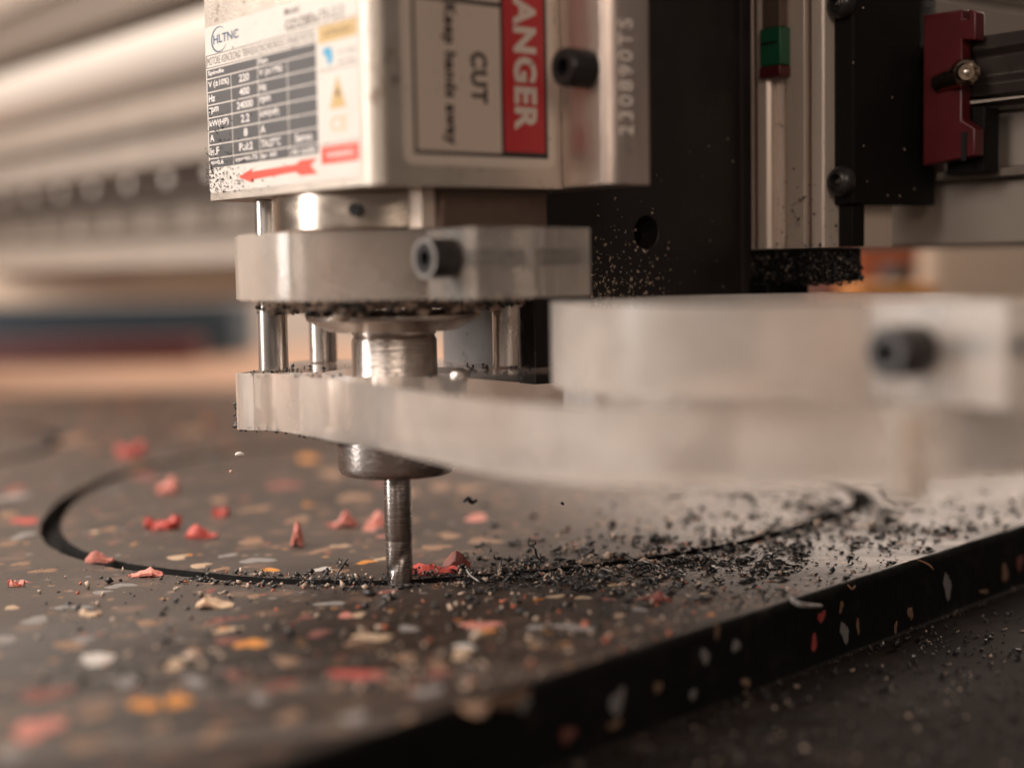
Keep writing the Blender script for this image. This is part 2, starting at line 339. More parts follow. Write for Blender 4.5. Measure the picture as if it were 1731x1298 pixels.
# ------------------------------------------------------------------ rubber mat with the two cut rings
def smooth_loop(P, n=8):
    out = []; k = len(P)
    for i in range(k):
        p0, p1, p2, p3 = [np.array(P[(i+j-1) % k], float) for j in range(4)]
        for s_ in range(n):
            t = s_/n; out.append(.5*((2*p1)+(-p0+p2)*t+(2*p0-5*p1+4*p2-p3)*t*t+(-p0+3*p1-3*p2+p3)*t**3))
    return np.array(out)
kp = [(676, 984.5), (850, 972), (930, 966), (1010, 956), (1085, 947), (1176, 933), (1266, 915), (1356, 890), (1424, 866), (1460, 848)]
KP = [hG(*p) for p in kp] + [(172, 180), (166, 235), (145, 290), (108, 335), (60, 362), (5, 370), (-45, 362)]
KP += [hG(*p) for p in ((450, 757), (375, 765), (300, 778), (210, 800), (150, 825), (110, 850), (85, 888), (100, 920), (150, 942), (200, 955), (250, 962), (350, 973), (450, 981), (560, 984.5))]
KLOOP = smooth_loop(KP, 8)
for _ in range(3): KLOOP = (np.roll(KLOOP, 1, 0)+KLOOP*2+np.roll(KLOOP, -1, 0))/4
def offset_loop(Lp, d, jit=0):
    t = np.roll(Lp, -1, 0)-np.roll(Lp, 1, 0); t /= np.linalg.norm(t, axis=1)[:, None]; nrm = np.stack([t[:, 1], -t[:, 0]], 1)
    return Lp + nrm*(d + (rng.normal(0, jit, len(Lp))[:, None] if jit else 0))
ang = np.linspace(0, 2*pi, 120, endpoint=False)
q1, q2, q3 = [np.array(hG(*p)) for p in ((75, 712), (97, 748), (30, 785))]
def circ3(a, b, c):
    Aq = np.array([2*(b-a), 2*(c-a)]); bq = np.array([(b@b-a@a), (c@c-a@a)]); o = np.linalg.solve(Aq, bq); return o, np.linalg.norm(a-o)
o2, r2 = circ3(q1, q2, q3)
if r2 > 170: o2 = q2+(o2-q2)/r2*150; r2 = 150
LOOP2 = np.stack([o2[0]+r2*np.cos(ang), o2[1]+r2*np.sin(ang)], 1)
EDGE_A = np.array(hG(1731, 886)); EDGE_B = np.array(hG(522, 1272)); ED = (EDGE_A-EDGE_B)/np.linalg.norm(EDGE_A-EDGE_B); EN = np.array([ED[1], -ED[0]])
MATZ = -21.0
mat_thing = thing('rubber_mat', 'thick black rubber mat flecked with red, orange and cream, with rings cut into it', 'rubber mat', (0, 0, MATZ))
def build_mat():
    e0 = EDGE_B-ED*330; e1 = EDGE_A+ED*700
    edge = [e0+(e1-e0)*t for t in np.linspace(0, 1, 220)]
    edge = [p+EN*float(rng.normal(0, .12)) for p in edge]
    outer = [tuple(p) for p in edge] + [(e1[0], 745), (-1300, 745), (-1300, e0[1])]
    mb = MB(); loops = []
    for Lp in (KLOOP, LOOP2):
        loops.append((offset_loop(Lp, 3.7, .16), offset_loop(Lp, -3.7, .16)))
    def sheet(ls, z):
        flat = [p for l in ls for p in l]
        tr = tessellate_polygon([[Vector((p[0], p[1], 0)) for p in l] for l in ls])
        mb.add([(p[0], p[1], z) for p in flat], tr, 0)
    sheet([outer]+[[tuple(p) for p in l[0]] for l in loops], 0)
    for o_, i_ in loops:
        sheet([[tuple(p) for p in i_]], 0); n = len(o_)
        for Lp in (o_, i_):
            vs = [(p[0], p[1], 0) for p in Lp]+[(p[0], p[1], -8) for p in Lp]
            mb.add(vs, [(i, (i+1) % n, n+(i+1) % n, n+i) for i in range(n)], 1)
        vs = [(p[0], p[1], -8) for p in o_]+[(p[0], p[1], -8) for p in i_]
        mb.add(vs, [(i, (i+1) % n, n+(i+1) % n, n+i) for i in range(n)], 1)
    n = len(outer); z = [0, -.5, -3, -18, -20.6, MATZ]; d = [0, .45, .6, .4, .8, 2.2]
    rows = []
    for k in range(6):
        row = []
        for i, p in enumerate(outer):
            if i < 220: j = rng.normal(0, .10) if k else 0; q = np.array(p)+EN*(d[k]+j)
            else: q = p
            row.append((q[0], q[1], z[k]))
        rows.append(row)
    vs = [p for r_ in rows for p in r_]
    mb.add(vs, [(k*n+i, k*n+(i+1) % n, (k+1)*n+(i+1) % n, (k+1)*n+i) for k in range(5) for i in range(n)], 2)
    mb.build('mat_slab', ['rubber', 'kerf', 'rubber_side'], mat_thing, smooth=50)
build_mat()

# coloured flecks: thin irregular inlays, parts of the mat
fleck_mesh = {}
def fleck_mesh_for(colour, k):
    key = (colour, k)
    if key not in fleck_mesh:
        r = random.Random(k*31+5); n = 22; me = bpy.data.meshes.new('rubber_fleck')
        pts = []
        for i in range(n): a = 2*pi*i/n+r.uniform(-.12, .12); q = .86+.2*sin(2*a+k)+.14*sin(3*a+2.3*k)+r.uniform(-.13, .13); pts.append((cos(a)*q, sin(a)*q+.3*cos(a)*(k-4)/5))
        vs = [(x, y, 0) for x, y in pts]+[(x*.8, y*.8, 1) for x, y in pts]+[(r.uniform(-.2, .2), r.uniform(-.2, .2), 1.15)]
        fs = [(i, (i+1) % n, n+(i+1) % n, n+i) for i in range(n)]+[(n+i, n+(i+1) % n, 2*n) for i in range(n)]
        me.from_pydata(vs, [], fs); me.materials.append(M['fleck_'+colour]); me.polygons.foreach_set('use_smooth', [True]*len(me.polygons)); me.set_sharp_from_angle(angle=radians(30))
        fleck_mesh[key] = me
    return fleck_mesh[key]
def fleck(x, y, rx, ry, colour, rot=0, h=.18, z=0.0, wall=False):
    o = bpy.data.objects.new('rubber_fleck', fleck_mesh_for(colour, random.randrange(9))); COL.objects.link(o); o.parent = mat_thing
    if wall:
        base = Matrix((Vector((ED[0], ED[1], 0)), Vector((0, 0, 1)), Vector((EN[0], EN[1], 0)))).transposed().to_4x4()
        o.matrix_local = Matrix.Translation(Vector((x*MM, y*MM, (z-MATZ)*MM))) @ base @ Matrix.Rotation(rot, 4, 'Z') @ Matrix.Diagonal((rx*MM, ry*MM, h*MM, 1))
    else:
        o.matrix_local = Matrix.Translation(Vector((x*MM, y*MM, (0.01-MATZ)*MM))) @ Matrix.Rotation(rot, 4, 'Z') @ Matrix.Diagonal((rx*MM, ry*MM, h*MM, 1))
# (x px, y px, width px, height px, colour)
FL = [(605, 1140, 110, 26, 'red'), (740, 1137, 45, 24, 'brick'), (815, 1056, 76, 20, 'pink'), (820, 1066, 40, 10, 'orange'), (630, 1076, 80, 18, 'cream'), (600, 1086, 40, 12, 'tan'), (485, 1117, 54, 22, 'tan'), (475, 1158, 56, 26, 'brick'),
 (425, 1087, 56, 22, 'orange'), (383, 1082, 50, 14, 'brick'), (375, 1048, 66, 11, 'brick'), (250, 1053, 56, 12, 'tan'), (165, 1113, 70, 30, 'white'), (118, 1090, 60, 20, 'tan'), (295, 1123, 42, 26, 'cream'), (245, 1190, 60, 28, 'orange'), (302, 1184, 64, 26, 'orange'),
 (80, 1172, 80, 36, 'brick'), (60, 1230, 90, 46, 'pink'), (165, 1205, 50, 30, 'tan'), (365, 1240, 60, 34, 'tan'), (492, 1211, 50, 34, 'tan'), (270, 1228, 40, 30, 'tan'), (215, 1151, 44, 24, 'grey'), (330, 1151, 50, 22, 'grey'), (60, 1048, 60, 16, 'grey'), (140, 1082, 50, 14, 'grey'),
 (20, 1027, 34, 8, 'cream'), (120, 1026, 70, 8, 'grey'), (205, 990, 56, 10, 'grey'), (172, 1001, 44, 7, 'grey'), (75, 965, 50, 9, 'tan'), (35, 953, 30, 8, 'tan'), (300, 942, 48, 10, 'cream'), (338, 956, 46, 10, 'cream'), (375, 962, 36, 9, 'tan'), (455, 963, 38, 9, 'orange'), (545, 962, 44, 9, 'white'),
 (435, 947, 60, 12, 'grey'), (425, 915, 60, 14, 'tan'), (505, 878, 46, 16, 'tan'), (540, 932, 40, 9, 'tan'), (370, 845, 40, 20, 'tan'), (435, 860, 46, 18, 'tan'), (185, 895, 28, 16, 'tan'), (15, 870, 40, 20, 'tan'), (42, 880, 50, 22, 'red'), (40, 905, 40, 14, 'grey'),
 (20, 840, 50, 20, 'grey'), (560, 1020, 60, 10, 'grey'), (585, 1040, 40, 12, 'pink'), (655, 1000, 50, 8, 'brick'), (690, 1062, 50, 14, 'grey'), (685, 1112, 50, 20, 'tan'), (780, 1105, 44, 26, 'cream'), (785, 1092, 40, 14, 'white'), (740, 1122, 40, 18, 'tan'), (905, 1090, 32, 16, 'tan'), (970, 1060, 90, 12, 'grey'),
 (905, 1060, 34, 10, 'grey'), (670, 1156, 30, 26, 'tan'), (570, 1160, 30, 24, 'tan'), (600, 1212, 48, 30, 'grey'), (800, 1196, 60, 30, 'tan'), (720, 1168, 70, 24, 'grey'), (620, 950, 40, 8, 'orange'), (645, 945, 30, 8, 'cream'), (735, 925, 60, 12, 'tan'), (760, 905, 50, 14, 'tan'), (820, 915, 60, 10, 'tan'),
 (790, 825, 50, 20, 'tan'), (690, 832, 50, 22, 'tan'), (745, 822, 50, 20, 'tan'), (600, 840, 60, 18, 'tan'), (630, 890, 50, 16, 'pink'), (805, 875, 54, 18, 'pink'), (560, 800, 60, 18, 'tan'), (480, 820, 60, 16, 'brick'), (650, 815, 50, 14, 'brick'), (120, 745, 60, 14, 'tan'), (320, 730, 50, 12, 'tan'),
 (520, 775, 50, 12, 'orange'), (245, 805, 50, 14, 'brick'), (30, 825, 40, 14, 'brick'), (1000, 950, 40, 6, 'tan'), (1095, 948, 24, 4, 'orange'), (940, 1008, 40, 8, 'cream'), (985, 1010, 30, 6, 'cream'), (1080, 1030, 40, 8, 'grey'), (10, 1080, 40, 20, 'grey'), (20, 1270, 60, 30, 'grey'), (150, 1260, 60, 30, 'tan'),
 (440, 1180, 40, 20, 'grey'), (395, 1140, 36, 18, 'brick'), (540, 1070, 50, 14, 'brick'), (330, 1100, 34, 14, 'tan'), (10, 920, 40, 10, 'tan'), (1045, 1040, 26, 8, 'cream')]
def build_flecks():
    cnt = 0
    for x, y, wd, ht, c in FL:
        gx, gy = hG(x, y); d = hypot(gx-CAM.x, gy-CAM.y); rx = wd*d/CF/2*.92; ry = min(ht*.85*d*d/(CF*91.4)/2, rx*1.9)
        fleck(gx, gy, rx, max(ry, rx*.35), c, random.uniform(-.3, .3), h=.22); cnt += 1
    cols = ['tan', 'tan', 'tan', 'brick', 'grey', 'grey', 'cream', 'orange', 'brick', 'pink']
    while cnt < 235:
        x = random.uniform(-190, 190); y = random.uniform(-170, 560)
        if (np.array((x, y))-EDGE_B)@EN > -6: continue
        if min(np.hypot(KLOOP[:, 0]-x, KLOOP[:, 1]-y)) < 8 or min(np.hypot(LOOP2[:, 0]-x, LOOP2[:, 1]-y)) < 9: continue
        r_ = random.uniform(1.0, 3.0); fleck(x, y, r_*random.uniform(.8, 1.7), r_, random.choice(cols), random.uniform(0, 3), h=.15); cnt += 1
    # flecks in the sawn edge of the mat
    for x, y, wd, ht, c in [(1385, 1041, 15, 27, 'red'), (1372, 1086, 15, 32, 'red'), (1424, 1068, 20, 44, 'grey'), (1446, 1058, 8, 30, 'tan'), (1418, 1025, 9, 22, 'tan'), (1188, 1108, 20, 30, 'grey'), (1040, 1185, 26, 62, 'grey'), (1036, 1222, 24, 20, 'tan'), (1167, 1172, 14, 20, 'grey'), (1598, 990, 22, 50, 'grey'), (1695, 968, 22, 34, 'tan'), (1208, 1066, 10, 26, 'tan'),
        (1240, 1090, 16, 26, 'grey'), (1535, 1035, 14, 30, 'tan'), (1108, 1160, 16, 20, 'tan'), (1257, 1152, 20, 20, 'tan'), (1660, 1010, 24, 10, 'tan'), (1720, 950, 20, 30, 'brick'), (955, 1240, 30, 30, 'brick'), (880, 1190, 26, 26, 'grey'), (1510, 1060, 8, 24, 'tan'), (860, 1180, 70, 40, 'tan')]:
        wd *= .85
        n3 = Vector((EN[0], EN[1], 0)); r = ray(x, y); e3 = Vector((EDGE_B[0], EDGE_B[1], 0)); t = (e3-CAM).dot(n3)/r.dot(n3); p = CAM+r*t
        if p.z > -2 or p.z < -20: p.z = max(min(p.z, -3), -18)
        k = t/CF
        q = p+n3*.75
        fleck(q.x, q.y, wd*k*.5/.62, ht*k*.5, c, random.uniform(-.2, .2), h=.25, z=p.z, wall=True)
build_flecks()

# ------------------------------------------------------------------ crumbs
def tmpl_blob(r):
    v = np.array([(1, 0, 0), (-1, 0, 0), (0, 1, 0), (0, -1, 0), (0, 0, 1), (0, 0, -1)], float)*r.uniform(.45, 1.25, (6, 1))
    f = np.array([(0, 2, 4), (2, 1, 4), (1, 3, 4), (3, 0, 4), (2, 0, 5), (1, 2, 5), (3, 1, 5), (0, 3, 5)]); return v*np.array([1.15, .85, .75]), f
def tmpl_curl(r):
    n = 6; a0 = r.uniform(0, 6.28); vs = []; fs = []; c = np.zeros(3); d = np.array([1., 0, 0]); k = r.normal(0, .9, 3)
    for i in range(n):
        th = .40*(1-abs(i-n/2+.5)/n)
        t = np.cross(d, [0.3, .5, .8]); t /= np.linalg.norm(t); q = np.cross(d, t)
        for j in range(3): aa = a0+2*pi*j/3; vs.append(c+(t*cos(aa)+q*sin(aa))*th)
        d = d+np.cross(k, d)*.45; d /= np.linalg.norm(d); c = c+d*.42
    for i in range(n-1):
        for j in range(3): a, b = i*3+j, i*3+(j+1) % 3; fs += [(a, b, b+3), (a, b+3, a+3)]
    vs = np.array(vs); return vs-vs.mean(0), np.array(fs)
TB = [tmpl_blob(rng) for _ in range(14)]; TC = [tmpl_curl(rng) for _ in range(16)]
def crumbs(name, pts, sizes, material, label, cat, curl=.5, normal=None, flat=1.0, strands=False):
    """one mesh of many little crumbs: pts (n,3) in mm"""
    V = []; F = []; off = 0
    for p, s_ in zip(pts, sizes):
        v, f = (TC[rng.integers(len(TC))] if rng.random() < curl else TB[rng.integers(len(TB))])
        q = rng.normal(size=4); q /= np.linalg.norm(q); a, b, c, d = q
        R_ = np.array([[1-2*(c*c+d*d), 2*(b*c-a*d), 2*(b*d+a*c)], [2*(b*c+a*d), 1-2*(b*b+d*d), 2*(c*d-a*b)], [2*(b*d-a*c), 2*(c*d+a*b), 1-2*(b*b+c*c)]])
        vv = (v*s_)@R_.T
        if normal is not None:
            dn = vv@normal; vv = vv-np.outer(dn*(1-flat), normal); dn = vv@normal; vv = vv-np.outer(np.ones(len(vv))*(dn.min()*.8), normal)
        V.append(vv+p); F.append(f+off); off += len(v)
    V = np.concatenate(V)*MM; F = np.concatenate(F); c0 = np.array([V[:, 0].mean(), V[:, 1].mean(), V[:, 2].min()])
    me = bpy.data.meshes.new(name); me.vertices.add(len(V)); me.vertices.foreach_set('co', (V-c0).ravel()); me.loops.add(F.size); me.loops.foreach_set('vertex_index', F.ravel().astype(np.int32))
    me.polygons.add(len(F)); me.polygons.foreach_set('loop_start', np.arange(0, F.size, 3, dtype=np.int32)); me.polygons.foreach_set('loop_total', np.full(len(F), 3, np.int32)); me.update(calc_edges=True); me.validate()
    me.materials.append(M[material]); o = bpy.data.objects.new(name, me); COL.objects.link(o); o.location = c0
    return props(o, label, cat, kind='stuff')
UPN = np.array([0, 0, 1.])
def on_mat(p): return (p-EDGE_B)@EN < -1.0
def kdist(p): return np.min(np.hypot(KLOOP[:, 0]-p[0], KLOOP[:, 1]-p[1]))
def scatter(n, fn):
    out = []
    while len(out) < n:
        p = fn()
        if p is not None: out.append(p)
    return out
def build_crumbs():
    clus = []
    for _ in range(190):
        i = rng.integers(0, 84); k = KLOOP[i]; d = rng.normal(0, 1)
        clus.append(k+EN*rng.normal(6, 26)+ED*rng.normal(0, 14))
    clus = [c for c in clus if c[0] > 18 and on_mat(c)]
    def dense():
        c = clus[rng.integers(len(clus))]; p = c+rng.normal(0, .8+1.6*rng.random(), 2)
        if not on_mat(p): return None
        if kdist(p) < 3.6 and rng.random() < .9: return (*p, -8+rng.random()*4)
        return (*p, abs(rng.normal(0, .45)))
    def band():
        i = rng.integers(-24, 60); k = KLOOP[i]; s_ = -1 if rng.random() < .35 else 1
        o_ = offset_loop(KLOOP, 4+abs(rng.normal(0, 3.5)))[i] if s_ > 0 else offset_loop(KLOOP, -4-abs(rng.normal(0, 3)))[i]
        p = o_+rng.normal(0, 1.5, 2)
        return (*p, 0) if on_mat(p) and kdist(p) > 3.8 else None
    def inside():
        p = np.array([rng.uniform(20, 175), rng.uniform(5, 260)]); dd = kdist(p)
        if not on_mat(p) or rng.random() > math.exp(-dd/45) or kdist(p) < 4: return None
        return (*p, 0)
    def sparse():
        x = rng.uniform(60, 1731); y = rng.uniform(960, 1180); p = np.array(hG(x, y))
        if not on_mat(p) or kdist(p) < 4 or (x < 600 and rng.random() < .6): return None
        return (*p, 0)
    def far():
        p = np.array([rng.uniform(80, 420), rng.uniform(40, 420)])
        return (*p, 0) if on_mat(p) and kdist(p) > 4 else None
    def infloor():
        i = rng.integers(len(KLOOP)); p = KLOOP[i]+rng.normal(0, 2.2, 2); return (*p, -8+abs(rng.normal(0, 1.6)))
    
    def right():
        p = KLOOP[rng.integers(0, 76)]+EN*abs(rng.normal(0, 34))+ED*rng.normal(0, 12)
        return (*p, abs(rng.normal(0, .25))) if on_mat(p) and kdist(p) > 4 and (p[0] > 22 or rng.random() < .25) else None
    P = scatter(1000, right)+scatter(2300, dense)+scatter(520, band)+scatter(950, inside)+scatter(600, sparse)+scatter(900, far)+scatter(250, infloor)
    P = np.array(P); crumbs('black_crumbs', P, rng.gamma(2.0, .32, len(P))+.14, 'chip_black', 'loose black rubber crumbs and curls strewn over the mat beside the cut ring', 'rubber crumbs', .30, UPN, .62)
    P = np.array(scatter(230, band)+scatter(330, dense)+scatter(420, sparse)+scatter(160, inside))
    crumbs('pale_crumbs', P, rng.gamma(2.2, .21, len(P))+.1, 'chip_pale', 'small pale beige rubber crumbs mixed with the black crumbs on the mat', 'rubber crumbs', .3, UPN)
    P = np.array(scatter(70, band)+scatter(60, dense)+scatter(110, sparse))
    crumbs('orange_crumbs', P, rng.gamma(3, .13, len(P))+.1, 'chip_orange', 'small orange and red rubber crumbs scattered over the mat', 'rubber crumbs', .3, UPN)
    def powder():
        i = rng.integers(-40, 70); p = KLOOP[i]+EN*rng.normal(6, 16)+ED*rng.normal(0, 6)
        return (*p, 0) if on_mat(p) and kdist(p) > 3.6 else None
    P = np.array(scatter(4200, powder)); crumbs('rubber_dust', P, rng.gamma(2, .05, len(P))+.05, 'chip_black', 'fine black rubber dust spread over the mat on both sides of the cut', 'rubber dust', 0, UPN, .6)
    def farleft():
        p = np.array([rng.uniform(-520, 120), rng.uniform(330, 740)]); return (*p, 0) if kdist(p) > 6 and abs(hypot(p[0]-o2[0], p[1]-o2[1])-r2) > 6 else None
    P = np.array(scatter(900, farleft)); crumbs('far_orange_chips', P, rng.gamma(3, .55, len(P))+.4, 'fleck_tan', 'blurred tan chips strewn over the far part of the mat', 'rubber chips', .1, UPN, .4)
    P = np.array(scatter(260, farleft)); crumbs('far_red_chips', P, rng.gamma(3, .5, len(P))+.4, 'chip_orange', 'blurred orange chips strewn over the far part of the mat', 'rubber chips', .1, UPN, .4)
    # clumps at the foot of the bit
    P = []
    for cx, cy, n, sp in ((520, 990, 55, 14), (575, 962, 30, 9), (610, 990, 60, 22), (660, 985, 40, 18), (720, 975, 70, 26), (790, 985, 90, 34), (820, 945, 50, 30), (900, 955, 60, 30), (870, 975, 90, 40), (1010, 975, 90, 40), (560, 975, 30, 20), (470, 1065, 26, 9), (1100, 1010, 50, 22), (350, 975, 12, 14)):
        g = np.array(hG(cx, cy))
        for _ in range(int(n*.6)):
            P.append((g[0]+rng.normal(0, sp*.09), g[1]+rng.normal(0, sp*.12), abs(rng.normal(0, 1.3))))
    P = np.array(P); k = rng.random(len(P))
    crumbs('black_crumb_heap', P[k < .8], rng.gamma(3, .16, int((k < .8).sum()))*.95+.14, 'chip_black', 'little heaps of black rubber shavings thrown up round the foot of the cutter', 'rubber crumbs', .7, UPN)
    crumbs('pale_crumb_heap', P[k >= .8], rng.gamma(3, .14, int((k >= .8).sum()))+.1, 'chip_pale', 'pale shavings mixed into the heaps round the foot of the cutter', 'rubber crumbs', .5, UPN)
    # on the table at right
    P = []
    while len(P) < 900:
        x, y = rng.uniform(900, 1760), rng.uniform(985, 1300); g = np.array(hG(x, y, -21.2))
        if (g-EDGE_B)@EN > 3: P.append((g[0], g[1], -21.1))
    P = np.array(P); crumbs('table_crumbs', P, rng.gamma(3, .15, len(P))+.1, 'chip_black', 'black rubber crumbs lying on the dark table in front of the mat edge', 'rubber crumbs', .5, UPN)
    P = P[rng.random(len(P)) < .16]+np.array([1.3, 1.1, 0]); P = P[((P[:, :2]-EDGE_B)@EN) > 3]
    crumbs('pale_table_crumbs', P, rng.gamma(3, .1, len(P))+.08, 'chip_pale', 'few tiny pale crumbs on the dark table in front of the mat edge', 'rubber crumbs', .3, UPN)
    # fringe of dust along foot of the mat edge
    P = []
    for _ in range(420):
        t = rng.uniform(-60, 420)+rng.normal(0, 6)*sin(_); p = EDGE_B+ED*t+EN*(2.6+abs(rng.normal(0, .8))); P.append((p[0], p[1], -21+abs(rng.normal(0, .4))))
    crumbs('edge_dust', np.array(P), rng.gamma(2, .10, len(P))+.05, 'nose_block', 'line of brown dust caught along the bottom of the mat edge', 'dust', .3, UPN)
build_crumbs()

# pale curled fibres and single shreds lying on the mat: things of their own
def shred(x, y, wpx, hpx, colour, label, name='rubber_shred', lean=.3, z0=0, fib=False, seed=0):
    gx, gy = hG(x, y, z0); d = hypot(gx-CAM.x, gy-CAM.y); wd = wpx*d/CF; ht = hpx*d/CF
    r = random.Random(seed+int(x)); mb = MB(); nx, ny = 8, 5
    # a torn, crumpled flake: ragged sheet with folds, about a quarter as thick as it is high
    ph = [r.uniform(0, 6.28) for _ in range(4)]; vs = []; dy = max(wd*.30, ht*.45)
    cut = {(0, 0), (0, ny-2), (nx-2, 0), (nx-2, ny-2)} if r.random() < .6 else {(0, 0), (nx-2, ny-2)}
    for lay in (0, 1):
        for j in range(ny):
            for i in range(nx):
                a = i/(nx-1)*2-1; b = j/(ny-1)*2-1; rr = random.Random(i*13+j*7+seed+int(x))
                taper = (1-.45*abs(a)**2); X = (a+rr.uniform(-.10, .10))*wd/2; Y = (b*taper+rr.uniform(-.16, .16))*dy
                env = max(.15, 1-.38*(a*a+b*b)); f_ = .5+.28*sin(3.1*a+ph[0])+.22*sin(4.3*b+ph[1]+2*a)+rr.uniform(-.14, .14)
                z_ = (ht if hpx > wpx else ht*.78)*max(.10, env*f_*1.25)
                vs.append((gx+X, gy+Y, z0+(z_ if lay == 0 else max(.03, z_-ht*.30))))
    n_ = nx*ny; fs = []; edge = {}
    for j in range(ny-1):
        for i in range(nx-1):
            if (i, j) in cut: continue
            q = (j*nx+i, j*nx+i+1, (j+1)*nx+i+1, (j+1)*nx+i); fs.append(q); fs.append(tuple(n_+k for k in q[::-1]))
            for k in range(4): edge[(q[k], q[(k+1) % 4])] = 1
    for a, b in edge:
        if (b, a) not in edge: fs.append((b, a, n_+a, n_+b))
    used = sorted({k for f in fs for k in f}); mp_ = {k: i for i, k in enumerate(used)}
    mb.add([vs[k] for k in used], [tuple(mp_[k] for k in f) for f in fs]); return mb.build(name, 'fleck_'+colour, loc=(gx, gy, z0), smooth=38, label=label, cat='rubber shred')
for i, s_ in enumerate([
 (275, 893, 60, 34, 'red', 'red torn rubber shred inside the ring, left one of the red pair'),
 (340, 908, 50, 24, 'red', 'flatter red shred inside the ring, right one of the red pair'),
 (374, 872, 26, 26, 'red', 'small blurred red shred behind the red pair inside the ring'),
 (503, 922, 22, 42, 'pink', 'upright pointed pink sliver standing inside the ring left of the cutter'),
 (580, 890, 46, 29, 'pink', 'pale pink crumpled shred inside the ring just left of the cutter'),
 (640, 885, 38, 24, 'pink', 'pink shred half hidden right behind the cutter'),
 (168, 950, 42, 26, 'pink', 'pink wedge shred resting across the left of the cut ring'),
 (247, 973, 54, 15, 'pink', 'long flat pink shred on the front rim of the cut ring'),
 (28, 990, 26, 18, 'pink', 'small pink shred near the left edge of the photo, on the front of the mat'),
 (362, 1025, 62, 20, 'cream', 'pale pink and cream flake with raised rim in front of the cut ring'),
 (222, 770, 46, 34, 'red', 'blurred round red shred behind the cut ring at left'),
 (284, 832, 34, 34, 'pink', 'blurred dull pink shred just inside the back of the ring'),
 (152, 1040, 34, 14, 'cream', 'small cream flake in front of the ring beside a grey fleck'),
 (735, 968, 74, 24, 'red', 'deep red shred lying in the cut beside the foot of the cutter'),
 (772, 958, 46, 34, 'brick', 'dark red torn shred standing over the cut, right of the cutter'),
 (1115, 1015, 40, 22, 'brick', 'dark brown shred lying among crumbs near the right front edge of the mat'),
 (505, 1205, 0.1, 0.1, 'tan', ''),
]):
    if s_[5]: shred(*s_, seed=i*7)
def fibre(pts, r, material, label, cat='rubber strand'):
    P = np.array(pts, float); T_ = np.linspace(0, len(P)-1, 18); Q = []
    for t in T_:
        i = min(int(t), len(P)-2); f_ = t-i; p0, p1, p2, p3 = P[max(i-1, 0)], P[i], P[i+1], P[min(i+2, len(P)-1)]
        Q.append(.5*((2*p1)+(-p0+p2)*f_+(2*p0-5*p1+4*p2-p3)*f_*f_+(-p0+3*p1-3*p2+p3)*f_**3))
    n = len(Q); o = MB().tube(Q, [r*(.5+.5*sin(pi*(k+.6)/n)) for k in range(n)], 6).build('rubber_strand', material, loc=tuple(P[0]), smooth=80, label=label, cat=cat)
def pix(x, y, d): return tuple(at(x, y, d))
fibre([pix(896, 908, 452), pix(893, 920, 452), pix(904, 926, 451), pix(907, 939, 452), pix(914, 947, 453), pix(911, 957, 453), pix(915, 966, 454)], .36, 'chip_black', 'black wiry strand standing up out of the crumbs behind the cut')
fibre([pix(893, 922, 452), pix(903, 920, 452), pix(905, 912, 452)], .4, 'chip_black', 'short black side branch lying against the wiry black strand')
fibre([pix(788, 962, 433), pix(795, 972, 431), pix(806, 980, 430), pix(812, 985, 429)], .22, 'fleck_white', 'thin white fibre right of the cutter on the rim of the cut')
def edgept(x, y, out=1.0):
    n3 = Vector((EN[0], EN[1], 0)); r = ray(x, y); e3 = Vector((EDGE_B[0], EDGE_B[1], 0))+n3*out; return tuple(CAM+r*((e3-CAM).dot(n3)/r.dot(n3)))
fibre([edgept(1337, 1010), edgept(1345, 1018, 3), edgept(1362, 1023, 5), edgept(1388, 1024, 4)], .8, 'fleck_grey', 'grey rubber strand hanging over the edge of the mat')
fibre([edgept(1433, 988), edgept(1440, 995, 2), edgept(1446, 990, 3)], .3, 'fleck_tan', 'small orange brown curl on the upper edge of the mat')
fibre([edgept(1548, 945), edgept(1562, 950, 3), edgept(1574, 958, 4), edgept(1578, 963, 4)], .3, 'fleck_tan', 'thin brown fibre sticking out of the mat edge at right')
fibre([pix(566, 985, 433), pix(572, 968, 433), pix(580, 955, 434), pix(588, 944, 435)], .4, 'chip_black', 'short black shaving leaning up beside the left foot of the cutter')

fibre([pix(398, 769, 440), pix(405, 767, 440), pix(413, 769, 440)], .7, 'fleck_white', 'small pale chip flying in the air below the left end of the acrylic plate', 'flying chip')
fibre([pix(388, 796, 440), pix(391, 797, 440), pix(393, 796, 440)], .55, 'fleck_cream', 'tiny round pale chip flying over the ring, lower left of the acrylic plate', 'flying chip')
fibre([pix(948, 849, 445), pix(951, 851, 445), pix(953, 853, 445)], .5, 'chip_black', 'tiny black chip flying in the air right of the cutter', 'flying chip')
fibre([pix(783, 848, 470), pix(792, 842, 470), pix(797, 849, 471), pix(806, 845, 470)], .8, 'chip_black', 'blurred black curl flying in the air just right of the cutter', 'flying chip')
